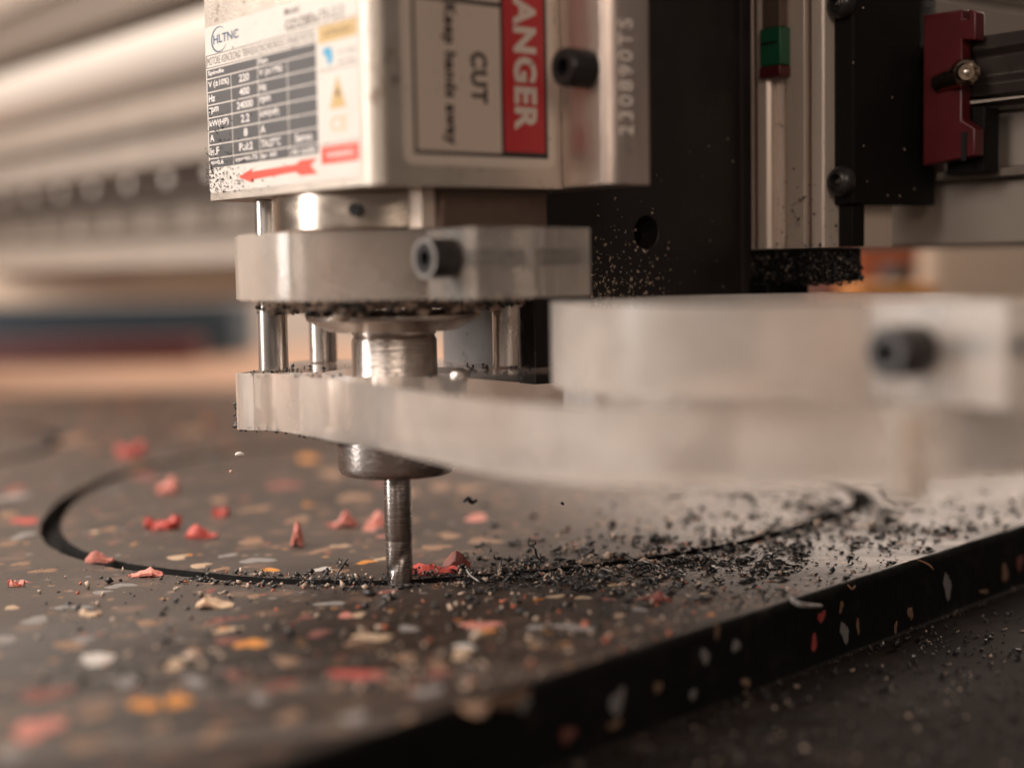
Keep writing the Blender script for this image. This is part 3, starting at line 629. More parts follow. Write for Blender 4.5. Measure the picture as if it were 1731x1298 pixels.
# ------------------------------------------------------------------ spindle motor
sp = thing('spindle_motor', 'square silver spindle motor with rating label and red danger sticker above the cutter', 'spindle motor', (0, 0, 102))
def build_spindle():
    B0 = 113.0; B1 = 262.0
    h = [(35-4.5+4.5*cos(a), 46-4.5+4.5*sin(a)) for a in np.linspace(0, pi/2, 8)]
    h = [(35, -46), *h, (-26.5, 46)]
    # body, with rounded near corner
    hp = [(35, -43.5), (33.5, -46), (-60, -46), (-60, 46)] + h[:0:-1][:0]
    poly = [(32.8, -46), (35, -43.8)] + [(30.5+4.5*cos(a), 41.5+4.5*sin(a)) for a in np.linspace(0, pi/2, 8)] + [(-30, 46), (-30, -46)]
    MB().uvprism(poly, B0, B1).build('housing', 'housing', sp, bevel=.6)
    fl = [(-26.2, 46.05), (-25.6, 46.6), (-24.6, 48.5), (-23.6, 52), (-22.9, 57), (-22.8, 65.6), (-23.2, 66.4), (-27.0, 68.6), (-36.8, 69.2), (-37.6, 68.6), (-37.6, -68), (-27, -68), (-23, -66), (-23, -46.05), (-30.1, -46.05), (-30.1, 46.05)]
    MB().uvprism(fl, B0, B1).build('mounting_flange', 'flange', sp, bevel=.35)
    cap_screw(sp, W(-23.2, 60.5, 143.6), 5.1, 9.0, name='mounting_screw')
    # seam pressed in the side face
    # serial number stamped in the flange side (v = 68.6..69.2, slightly slanted)
    T = lambda a, b, hh: W(a, 68.75+(-27-a)*.06+hh, b)
    u0, _ = hV(1048, 200, 69); u1, _ = hV(1070, 200, 69)
    zt = hV(1058, 32, 69)[1]; zb = hV(1058, 230, 69)[1]
    up_text('230890TS', sp, T, u0, u1, zb, zt, 'stamp')
    # nose
    MB().lathe([(33.4, 0), (34, .5), (34, 9.6), (33.2, 10.2), (33.2, 11)], W(0, 0, 102.6), Z, 96).build('nose_ring', 'nose', sp)
    MB().uvprism([(10, -30), (10, 36.2), (8.6, 38), (-27, 38), (-27, -30)], 102.4, 113.0).build('nose_block', 'nose_block', sp, bevel=.4)
    MB().uvprism([(14.6, 29), (14.6, 36.6), (10.1, 36.6), (10.1, 29)], 102.5, 112.9).build('nose_corner', 'profile', sp, bevel=.4)
    mb = MB(); mb.lathe([(1.5, 0), (1.7, .3), (1.7, 1.0)], W(26.5, 23.0, 107.8), (W(26.5, 23.0, 0)).normalized(), 16)
    mb.build('grub_screw', 'hexhole', sp)
    MB().lathe([(33, 0), (33, 3), (26, 3.4), (26, 22)], W(0, 0, 81.2), Z, 64).build('bearing_housing', 'nose_block', sp)
    # dust cap (cone washer) and collet neck, nut
    MB().lathe([(12, -5.6), (18.6, -5.3), (19.4, -5.0), (25.0, -2.1), (25.3, -1.5), (25.2, -.6), (24.6, 0), (10, .2)], W(0, 0, 79.6), Z, 128).build('dust_cap', 'turned', sp)
    MB().lathe([(12.4, 0), (12.4, 25.6), (12.0, 26.2), (11.7, 26.9), (12.2, 27.3), (12.2, 28)], W(0, 0, 46), Z, 96).build('collet_body', 'turned', sp)
    prof = [(7.0, .2), (15.4, 0), (16.2, .4), (16.9, 1.6), (17.2, 3.0), (17.2, 14), (16.2, 15), (12.5, 15)]
    MB().lathe(prof, W(0, 0, 32.6), Z, 128).build('collet_nut', 'nut', sp)
    MB().lathe([(4.6, 0), (6.8, -.0), (6.8, .3), (4.6, .35)], W(0, 0, 32.3), Z, 48, True).build('collet_ring', 'hexhole', sp)
def up_text(s, parent, T, u0, u1, zb, zt, material):
    """text reading upward on a sticker-side face: letter tops towards +u (left in the view)"""
    cu = bpy.data.curves.new('txt', 'FONT'); cu.body = s; cu.size = 1; cu.space_character = 1.25; cu.offset = .004; cu.resolution_u = 3
    ob = bpy.data.objects.new('txt', cu); COL.objects.link(ob); dg = bpy.context.evaluated_depsgraph_get(); dg.update()
    me = bpy.data.meshes.new_from_object(ob.evaluated_get(dg)); bpy.data.objects.remove(ob); bpy.data.curves.remove(cu)
    co = np.array([v.co[:] for v in me.vertices]); mn = co.min(0); mx = co.max(0); n = len(co); vs = []
    for hh in (0, .14):
        for p in co: vs.append(T(u1+(u0-u1)*(p[1]-mn[1])/(mx[1]-mn[1]), zb+(zt-zb)*(p[0]-mn[0])/(mx[0]-mn[0]), hh))
    fs = [tuple(n+i for i in pl.vertices) for pl in me.polygons]; ec = {}
    for pl in me.polygons:
        v = list(pl.vertices)
        for i in range(len(v)): ec[(v[i], v[(i+1) % len(v)])] = 1
    for e in ec:
        if (e[1], e[0]) not in ec: fs.append((e[0], e[1], n+e[1], n+e[0]))
    bpy.data.meshes.remove(me); MB().add(vs, fs).build('serial_number', material, parent)
build_spindle()

def build_rating_label():
    U = 35.0; T = TU(U)
    lab = MB().prism([(-43.7, 115.3), (40.6, 115.3), (40.6, 163.4), (-43.7, 163.4)], .03, .14, T=T).build('rating_label', 'paper', sp, label='cream rating label with dark table and red arrow')
    h0 = .14
    rows = [151.3, 148.5, 144.6, 140.9, 137.2, 133.2, 129.3, 125.3, 122.4]; cols = [-43.3, -28.3, -12.4, 4.1, 19.6]
    # dark cells, one by one
    for r_ in range(8):
        cc = [(0, 2), (2, 4)] if r_ == 0 else [(0, 1), (1, 2), (2, 3), (3, 4)]
        for a, b in cc:
            rect(lab, T, cols[a]+.22, cols[b]-.22, rows[r_+1]+.18, rows[r_]-.18, .05, 'cell', 'table_cell', lift=h0)
    txt = [(0, 0, 'Spindle', 10.0), (2, 0, 'Fan', 5), (0, 1, 'V (\u00b110%)', 13), (1, 1, '220', 6), (2, 1, 'V (\u00b110%)', 13), (0, 2, 'Hz', 4), (1, 2, '400', 6), (2, 2, 'Hz', 4), (0, 3, 'rpm', 6), (1, 3, '24000', 9.5), (2, 3, 'rpm', 6),
           (0, 4, 'kW(HP)', 12), (1, 4, '2.2', 5), (2, 4, 'kW(HP)', 10.5), (0, 5, 'A', 2.6), (1, 5, '8', 2.2), (2, 5, 'A', 2.6), (0, 6, 'Is.F', 5.6), (1, 6, 'Pol:2', 8), (2, 6, 'TA:27\u00b0C', 11), (3, 6, 'Servo', 9), (0, 7, '\u03c6=0.6', 8), (1, 7, 'cos\u03c60.75', 13), (2, 7, 'Ip: 60', 8.5), (3, 7, 'Air cooler', 13)]
    for c, r_, s_, wd in txt:
        hgt = rows[r_]-rows[r_+1]; a = cols[c]+.9
        if c == 1: a = (cols[1]+cols[2])/2-wd/2
        if c == 3: a = (cols[3]+cols[4])/2-wd/2
        text(s_, lab, T, a, rows[r_+1]+hgt*.24, wd, hgt*.56, 'print_white', weight=.02, lift=h0+.05, depth=.03)
    # header lines and text
    t = .22
    for a0, a1, b0, b1 in ((-43.3, 39.8, 155.1, 155.1+t), (-43.3, 19.6, 151.55, 151.55+t), (-43.3, -43.3+t*1.5, 151.5, 155.1), (20.6, 39.8, 143.4, 143.4+t), (20.6, 39.8, 124.4, 124.4+t)):
        rect(lab, T, a0, a1, b0, b1, .04, 'ink', 'printed_line', lift=h0)
    text('MOTORE ASINCRONO TRIFASE/ASYNCHRONOUS 3-PHASE MOTOR', lab, T, -42.6, 152.3, 61.5, 2.3, 'ink', weight=.0, lift=h0, depth=.03)
    text('Model:', lab, T, 3.6, 160.3, 8, 1.9, 'ink', lift=h0, depth=.03, weight=.012)
    text('GDZ80x73-2.2', lab, T, 3.6, 156.1, 30, 2.9, 'ink', lift=h0, depth=.03, weight=.012)
    # logo
    ca, cb = hU(371, 67, U); R0 = 3.7; k = 1.35
    arc = []
    for i in range(41): a = radians(50+280*i/40); arc.append((ca+(R0+.0)*k*cos(a), cb+R0*sin(a)))
    for i in range(40, -1, -1):
        a = radians(50+280*i/40); wv = .12+.42*sin(pi*i/40); arc.append((ca+(R0-wv)*k*cos(a), cb+(R0-wv)*sin(a)))
    MB().prism(arc, h0, h0+.04, T=T).build('logo_ring', 'navy', lab)
    text('HLTNC', lab, T, ca-3.6, cb-1.1, 15.5, 2.6, 'navy', lift=h0, depth=.03, weight=.022, name='logo_lettering')
    # right column pictograms
    def q(x, y): return hU(x, y, U)
    rect(lab, T, 20.8, 39.8, 150.6, 154.9, .04, 'yellow_print', 'yellow_panel', lift=h0)
    text('! ATTENTION', lab, T, 23, 151.9, 14, 1.6, 'ink', lift=h0+.04, depth=.03)
    MB().prism([(22.5, 148.4), (24.0, 149.4), (27.3, 148.8), (27.8, 146.2), (26.6, 144.6), (25.2, 144.9), (24.6, 146.9), (23.6, 147.2)], h0, h0+.04, T=T).build('blue_pictogram', 'blue_print', lab)
    text('air cooling', lab, T, 30.5, 146.6, 8.2, 1.3, 'ink', lift=h0, depth=.03); text('air inlet', lab, T, 30.5, 144.4, 8.2, 1.2, 'ink', lift=h0, depth=.03)
    MB().prism([(25.6, 133.4), (33.6, 133.4), (29.6, 141.8)], h0, h0+.04, T=T).build('warning_triangle', 'yellow_print', lab)
    MB().prism([(29.1, 136.5), (30.2, 136.5), (29.5, 134.4), (30.8, 137.9), (29.5, 137.7), (30.2, 139.9), (28.6, 137.0)], h0+.04, h0+.07, T=T).build('lightning_mark', 'ink', lab)
    text('CE', lab, T, 26.0, 127.6, 8.0, 3.6, 'yellow_print', lift=h0, depth=.03)
    rect(lab, T, 20.8, 39.2, 117.9+1.6, 123.9, .04, 'red_print', 'red_panel', lift=h0)
    text('WARNING', lab, T, 23.6, 120.9, 13, 1.6, 'print_white', lift=h0+.04, depth=.03, weight=.01)
    # red arrow pointing left
    pts = [(404, 292), (428, 271), (428, 280), (502, 279), (510, 271), (538, 266), (524, 280), (538, 293), (508, 296), (500, 290), (428, 302), (428, 311)]
    MB().prism([q(*p) for p in [(404, 300), (427, 285), (427, 290.5), (501, 278), (509, 271), (538, 267), (526, 280), (538, 293.5), (509, 297), (501, 291), (427, 304), (427, 309)]], h0, h0+.05, T=T).build('red_arrow', 'red_print', lab)
build_rating_label()

def build_danger_sticker():
    V = 46.0; T = TV(V)
    def q(x, y): return hV(x, y, V)
    uL, zb = q(683, 278); uR, _ = q(938, 278); zt = 225
    st = MB().prism(rounded(uR, uL, zb, zt, 2.6), .03, .11, T=T).build('danger_sticker', 'sticker_edge', sp, label='danger sticker with red band and black lettering')
    a0, b0 = q(700, 260); a1, _ = q(926, 262)
    rect(st, T, a1, a0, b0, zt-3, .04, 'black_ink', 'black_border', lift=.11)
    w0, wb = q(705, 254); w1, _ = q(848, 257); wt = q(780, 6)[1]
    rect(st, T, w1, w0, wb, wt, .04, 'cream', 'message_panel', lift=.15)
    rect(st, T, w1, w0, wt+1.2, zt-4, .04, 'cream', 'pictogram_panel', lift=.15)
    r0, rb = q(853, 258); r1, _ = q(921, 262)
    rect(st, T, r1, r0, rb+.2, zt-4, .04, 'sticker_red', 'red_band', lift=.15)
    # DANGER: reading downward, letter tops towards the right of the view
    ua, _ = q(868, 150); ub, _ = q(907, 150)
    z1 = q(888, 222)[1]; z0 = q(888, -48)[1]
    def dn(s_, uleft, uright, ztop, zbot, mt, wgt):
        cu = bpy.data.curves.new('txt', 'FONT'); cu.body = s_; cu.size = 1; cu.offset = wgt; cu.resolution_u = 3; cu.space_character = 1.12
        ob = bpy.data.objects.new('txt', cu); COL.objects.link(ob); dg = bpy.context.evaluated_depsgraph_get(); dg.update()
        me = bpy.data.meshes.new_from_object(ob.evaluated_get(dg)); bpy.data.objects.remove(ob); bpy.data.curves.remove(cu)
        co = np.array([v.co[:] for v in me.vertices]); mn = co.min(0); mx = co.max(0)
        vs = [T(uleft+(uright-uleft)*(p[1]-mn[1])/(mx[1]-mn[1]), ztop+(zbot-ztop)*(p[0]-mn[0])/(mx[0]-mn[0]), .215) for p in co]
        fs = [tuple(pl.vertices) for pl in me.polygons]; bpy.data.meshes.remove(me); MB().add(vs, fs).build('lettering', mt, st)
    dn('DANGER', ua, ub, z0, z1, 'sticker_edge', .045)
    dn('Keep hands away', q(745, 100)[0], q(771, 100)[0], q(757, 6)[1], q(757, 246)[1], 'grey_ink', .05)
    dn('CUT', q(795, 130)[0], q(823, 130)[0], q(809, 88)[1], q(809, 176)[1], 'grey_ink', .045)
build_danger_sticker()

# ------------------------------------------------------------------ cutter
def build_bit():
    t = thing('milling_cutter', 'straight steel milling cutter cutting down into the black rubber mat', 'milling cutter', (0, 0, -7.5))
    MB().lathe([(3.9, 0), (4.05, .4), (4.05, 19.6), (3.9, 20)], (0, 0, 13), Z, 64).build('shank', 'bit', t)
    # fluted tip: two shallow helical gullets
    n = 64; H = 40; vs = []; fs = []
    for k in range(H+1):
        z = -7.5+20.5*k/H
        for i in range(n):
            a = 2*pi*i/n; ph = a-z*.22; g = max(0, cos(ph))**10+max(0, cos(ph+pi))**10; r = 3.95-.4*g*min(1, (H-k)/8)
            vs.append((r*cos(a), r*sin(a), z))
    for k in range(H):
        for i in range(n): j = (i+1) % n; fs.append((k*n+i, k*n+j, (k+1)*n+j, (k+1)*n+i))
    fs.append(tuple(range(n))[::-1])
    MB().add(vs, fs).build('fluted_tip', 'bit', t, smooth=50)
build_bit()

# ------------------------------------------------------------------ acrylic dust shoe
PZ0, PZ1, UZ0, UZ1, HZ1 = 45.6, 62.3, 83.9, 102.0, 83.2
HC = Vector((101, -58, 0))
shoe = thing('dust_shoe', 'clear frosted acrylic dust shoe clamped round the spindle, with a hose ring at front right', 'dust shoe', (0, 0, PZ0))
def build_shoe():
    p1 = at(461, 560, 440); p2 = at(546, 560, 478); p3 = at(858, 560, 440)
    P1 = Vector((p1.x, p1.y)); 
    # upper clamp: ring with lug (for the pin) and two ears
    c = (p1.dot(L), p1.dot(S)); la = math.atan2(c[1], c[0])
    R_ = 44.0
    poly = []
    # ears on the sticker side
    ring = circle(0, 0, R_, 120)
    def lug(cx, cy, r=11): return circle(cx, cy, r, 28)
    import itertools
    def hull(pts):
        pts = sorted(set((round(a, 4), round(b, 4)) for a, b in pts)); lo = []; hi = []
        for src, out in ((pts, lo), (pts[::-1], hi)):
            for p in src:
                while len(out) > 1 and (out[-1][0]-out[-2][0])*(p[1]-out[-2][1])-(out[-1][1]-out[-2][1])*(p[0]-out[-2][0]) <= 0: out.pop()
                out.append(p)
        return lo[:-1]+hi[:-1]
    # outline walked by angle: union of ring, lug and ear blocks by radial maximum
    def radial(shapes, n=360):
        out = []
        for i in range(n):
            a = 2*pi*i/n; d = np.array((cos(a), sin(a))); best = 0
            for P in shapes:
                P = np.array(P); Q = np.roll(P, -1, 0)
                for p, q in zip(P, Q):
                    e = q-p; den = d[0]*e[1]-d[1]*e[0]
                    if abs(den) < 1e-9: continue
                    t = (p[0]*e[1]-p[1]*e[0])/den; s_ = (p[0]*d[1]-p[1]*d[0])/den
                    if t > best and -1e-6 <= s_ <= 1+1e-6: best = t
            out.append((best*d[0], best*d[1]))
        return out
    dd = P1.normalized(); ee = Vector((-dd.y, dd.x)); ee = ee if ee.y > 0 else -ee
    bx = [P1+dd*7.6-ee*8, P1+dd*6+ee*10.5, P1-dd*25+ee*14, P1-dd*25-ee*9.5]; lg = [(q.x*L.x+q.y*L.y, q.x*S.x+q.y*S.y) for q in bx]
    r1 = radial([ring, hull(lg), [(16, 20), (16, 62), (-3.4, 62), (-3.4, 20)]], 300)
    # main ring + first ear; cut the slit as separate block for the second ear
    MB().uvprism(r1, UZ0, UZ1, holes=[circle(0, 0, 34.2, 96)[::-1]], side=0, cap=1).build('upper_clamp', ['acr_clear', 'acr_top'], shoe, bevel=.6)
    MB().uvprism([(-5.2, 43.3), (-5.2, 62), (-22, 62), (-22, 38.3)], UZ0, UZ1, side=0, cap=1).build('clamp_ear', ['acr_clear', 'acr_top'], shoe, bevel=.35)
    cap_screw(shoe, W(16.1, 52.3, 94.4), 5.0, 8.8, name='clamp_screw', rim='screw')
    MB().lathe([(4.2, 0), (5.05, 0), (5.05, .25), (4.2, .25)], W(16.1, 52.3, 94.4)+L*8.75, L, 36, True).build('screw_rim', 'brightring', shoe)
    MB().lathe([(2.4, 0), (2.4, 37)], W(16, 52.3, 94.4)-L*37, L, 20).build('clamp_screw_shaft', 'screw', shoe)
    MB().lathe([(4.6, 0), (4.6, 4)], W(-26, 52.3, 94.0), L, 6).build('clamp_nut', 'nose_block', shoe)
    # guide pins
    for p, z0, z1, r in ((p1, PZ1+.03, 112.8, 4.45), (p2, PZ1+.03, UZ0, 4.45), (p3, PZ1+.03, UZ0, 4.6)):
        MB().lathe([(r-.4, 0), (r, .4), (r, z1-z0-.4), (r-.4, z1-z0)], (p.x, p.y, z0), Z, 40).build('guide_pin', 'steel', shoe)
    p4 = hit(775, 636, 'z', PZ1); MB().lathe([(2.6, 0), (2.6, 1.6), (1.9, 2.6), (.6, 3.0)], (p4.x, p4.y, PZ1-.8), Z, 24).build('dome_screw', 'steel', shoe)
    # screws under the lug, seen through the plate
    MB().lathe([(4.2, 0), (4.4, .4), (4.4, 5.4), (2.2, 5.6), (2.2, 15)], (P1.x, P1.y, PZ0+.6), Z, 24).build('pin_screw', 'acr_clear', shoe)
    # lower plate outline (world xy)
    lugw = [(P1.x+11*cos(a), P1.y+11*sin(a)) for a in np.linspace(radians(75), radians(262), 16)]
    b1 = P1+dd*6+ee*10.5; b2 = P1+dd*7.6-ee*8; b3 = P1+dd*2-ee*9.6
    base = [(b1.x+4, b1.y+1), (b1.x, b1.y), (b1.x, b1.y), (b2.x, b2.y), (b2.x, b2.y), (b3.x, b3.y), (b3.x, b3.y), (-34.5, -1), (-27, -11), (-16, -28), (-8, -39.5), (0, -50), (10, -69), (20, -86), (29, -100), (38, -110), (50, -119), (64, -125)]
    hr = [(HC.x+71*cos(a), HC.y+71*sin(a)) for a in np.linspace(radians(252), radians(470), 44)]
    back = [(66, 20), (52, 46), (40, 50), (22, 56), (6, 58), (-10, 62), (-22, 64), (-35, 60), (-38, 50), (-36, 36)]
    out = base+hr+back
    sm = smooth_loop(out, 3); out = [tuple(p) for p in sm]
    MB().prism(out, PZ0, PZ1, holes=[circle(0, 0, 21, 72)[::-1], circle(HC.x, HC.y, 46, 96)[::-1]], side=0, cap=1).build('lower_plate', ['acr_side', 'acr_top'], shoe, bevel=.35)
    # hose clamp ring on top of the plate
    hu, hv = HC.dot(L), HC.dot(S)
    ringh = circle(0, 0, 57, 140)
    r2_ = radial([ringh, [(27, 30), (27, 84), (-3.5, 84), (-3.5, 30)]], 300)
    MB().uvprism([(a+hu, b+hv) for a, b in r2_], PZ1+.05, HZ1, holes=[circle(hu, hv, 46, 96)[::-1]], side=0, cap=1).build('hose_clamp', ['acr_side', 'acr_top'], shoe, bevel=.4)
    MB().uvprism([(hu-5.5, hv+57), (hu-5.5, hv+82), (hu-26, hv+82), (hu-26, hv+51)], PZ1+.05, HZ1, side=0, cap=1).build('clamp_ear', ['acr_side', 'acr_top'], shoe, bevel=.4)
    lg_ = at(1532, 760, 299)
    MB().lathe([(3.6, 0), (4, .4), (4, 18.6), (3.6, 19)], (lg_.x, lg_.y, 43.2), Z, 32).build('support_leg', 'acr_clear', shoe)
    b = at(1553, 603, 306); 
    cap_screw(shoe, (b.x, b.y, 73.2), 5.3, 11, name='hose_clamp_screw', rim='screw')
    MB().lathe([(2.6, 0), (2.6, 40)], Vector((b.x, b.y, 73.2))-L*40, L, 20).build('clamp_screw_shaft', 'screw', shoe)
build_shoe()
def build_stuck_chips():
    P = []
    for _ in range(2600):
        a = rng.uniform(0, 2*pi); r = rng.uniform(14, 39); z = 83.7-abs(rng.normal(0, 1.7)); P.append((r*cos(a), r*sin(a), max(z, 80.3)))
    P = np.array(P); k = rng.random(len(P))
    crumbs('packed_shavings', P[k < .55], rng.gamma(3, .24, int((k < .55).sum()))+.25, 'chip_black', 'black shavings packed under the upper acrylic clamp above the cone washer', 'rubber crumbs', .5)
    crumbs('packed_pale_shavings', P[k >= .55], rng.gamma(3, .24, int((k >= .55).sum()))+.25, 'chip_pale', 'pale shavings packed in with the black ones under the upper acrylic clamp', 'rubber crumbs', .5)
    # black curls along the lower corner of the lower plate
    P = []
    for _ in range(90):
        t = rng.random(); x = 406+rng.normal(0, 2.2); y = 676+46*t; p = hit(x, y, 'y', 13); P.append((p.x-.3, p.y, p.z))
    for _ in range(190):
        x = rng.uniform(402, 600); y0 = 722+max(0, (x-460))*.2; p = hit(x, y0, 'z', PZ0-.2); P.append((p.x+rng.normal(0, .4), p.y+rng.normal(0, 1)+.6, PZ0-.2-abs(rng.normal(0, .4))))
    crumbs('plate_edge_curls', np.array(P), rng.gamma(3, .17, len(P))+.1, 'chip_black', 'black curls clinging to the left lower corner of the acrylic plate', 'rubber crumbs', .75)
    P = []
    for _ in range(420):
        x = rng.uniform(412, 900); y = rng.uniform(612, 640); p = hit(x, y, 'z', PZ1)
        if p.y > 30 or p.x < -44: continue
        if hypot(p.x, p.y) < 22: continue
        P.append((p.x, p.y, PZ1+.1))
    crumbs('plate_top_crumbs', np.array(P), rng.gamma(2.5, .12, len(P))+.08, 'chip_black', 'fine dark crumbs on the top of the lower acrylic plate', 'rubber crumbs', .3, UPN)
    # specks on the label face
    lv = np.array(L); P = []
    for _ in range(130):
        t = rng.beta(1.2, 2.2); x = 348+250*t; y = rng.uniform(0, 330); v_, z_ = hU(x, y, 35.2)
        if z_ > 114 and v_ < 45 and v_ > -45: P.append(tuple(W(35.25, v_, z_)))
    for _ in range(560):
        x = 348+abs(rng.normal(0, 42)); y = 325-abs(rng.normal(0, 55)); v_, z_ = hU(x, y, 35.2)
        if z_ > 113.5 and v_ > -46: P.append(tuple(W(35.25, v_, z_)))
    crumbs('label_specks', np.array(P), rng.gamma(1.8, .11, len(P))+.05, 'chip_black', 'black rubber specks stuck to the cream rating label', 'rubber specks', .35, lv, .35)
    P = []
    for _ in range(110):
        u_, z_ = hV(rng.uniform(640, 1000), rng.uniform(0, 300), 46.0); P.append(tuple(W(u_, 46.25, z_)))
    crumbs('sticker_specks', np.array(P), rng.gamma(1.6, .10, len(P))+.05, 'nose_block', 'brown dust specks on the danger sticker and housing side', 'dust', .2, np.array(S), .35)
    # specks on the black column and on its neighbours
    sv = np.array(S); P = []
    for _ in range(330):
        x = 1000+abs(rng.normal(0, 75)); y = 520-abs(rng.normal(0, 62)); u_, z_ = hV(x, y, 18.0)
        if u_ < -40 and u_ > -128 and hypot(u_-hV(1093, 393, 18)[0], z_-hV(1093, 393, 18)[1]) > 5.6: P.append(tuple(W(u_, 18.05, z_)))
    for _ in range(40):
        x = rng.uniform(1000, 1250); y = rng.uniform(200, 520); u_, z_ = hV(x, y, 18.0); P.append(tuple(W(u_, 18.05, z_)))
    crumbs('column_specks', np.array(P), rng.gamma(2.2, .14, len(P))+.08, 'chip_pale', 'pale specks of dust stuck to the lower part of the black column', 'rubber specks', .3, sv, .4)
    P = []
    for _ in range(150):
        x = rng.uniform(1284, 1425); y = 420-abs(rng.normal(0, 70)); v_, z_ = hU(x, y, -130.6)
        if x < 1392: P.append(tuple(W(-130.4, v_, z_)))
        else:
            u_, z_ = hV(x, y, 50); P.append(tuple(W(u_, 50.1, z_)))
    crumbs('profile_specks', np.array(P), rng.gamma(2.4, .12, len(P))+.05, 'chip_black', 'black specks stuck to the foot of the silver vertical profile', 'rubber specks', .4, lv, .5)
    P = []
    for _ in range(330):
        v_ = rng.uniform(18, 50); P.append(tuple(W(-130.2+rng.uniform(0, .5), v_, rng.uniform(86, 95))))
    for _ in range(300):
        P.append(tuple(W(rng.uniform(-148, -131), 50.3, rng.uniform(85.3, 95))))
    for _ in range(240):
        P.append(tuple(W(rng.uniform(-148, -131), rng.uniform(18, 50), 85.5-abs(rng.normal(0, .5)))))
    P = np.array(P); k = rng.random(len(P)) < .72
    crumbs('end_block_crumbs', P[k], rng.gamma(3, .16, int(k.sum()))+.1, 'chip_black', 'black crumbs crusted on the black block under the silver profile', 'rubber crumbs', .5)
    crumbs('end_block_pale_crumbs', P[~k], rng.gamma(2.2, .1, int((~k).sum()))+.05, 'chip_pale', 'pale and orange specks on the black block under the silver profile', 'rubber crumbs', .3)
    P = []
    for x, y in ((1458, 14), (1459, 247), (1465, 307), (1545, 320), (1520, 332), (1500, 330), (1442, 107), (1507, 165), (1528, 253)):
        u_, z_ = hV(x, y, 58); P.append(tuple(W(u_, 58.1, z_)))
    crumbs('plate_specks', np.array(P), np.full(len(P), .55), 'chip_pale', 'few pale specks on the black carriage plate', 'rubber specks', .2, sv, .4)
build_stuck_chips()

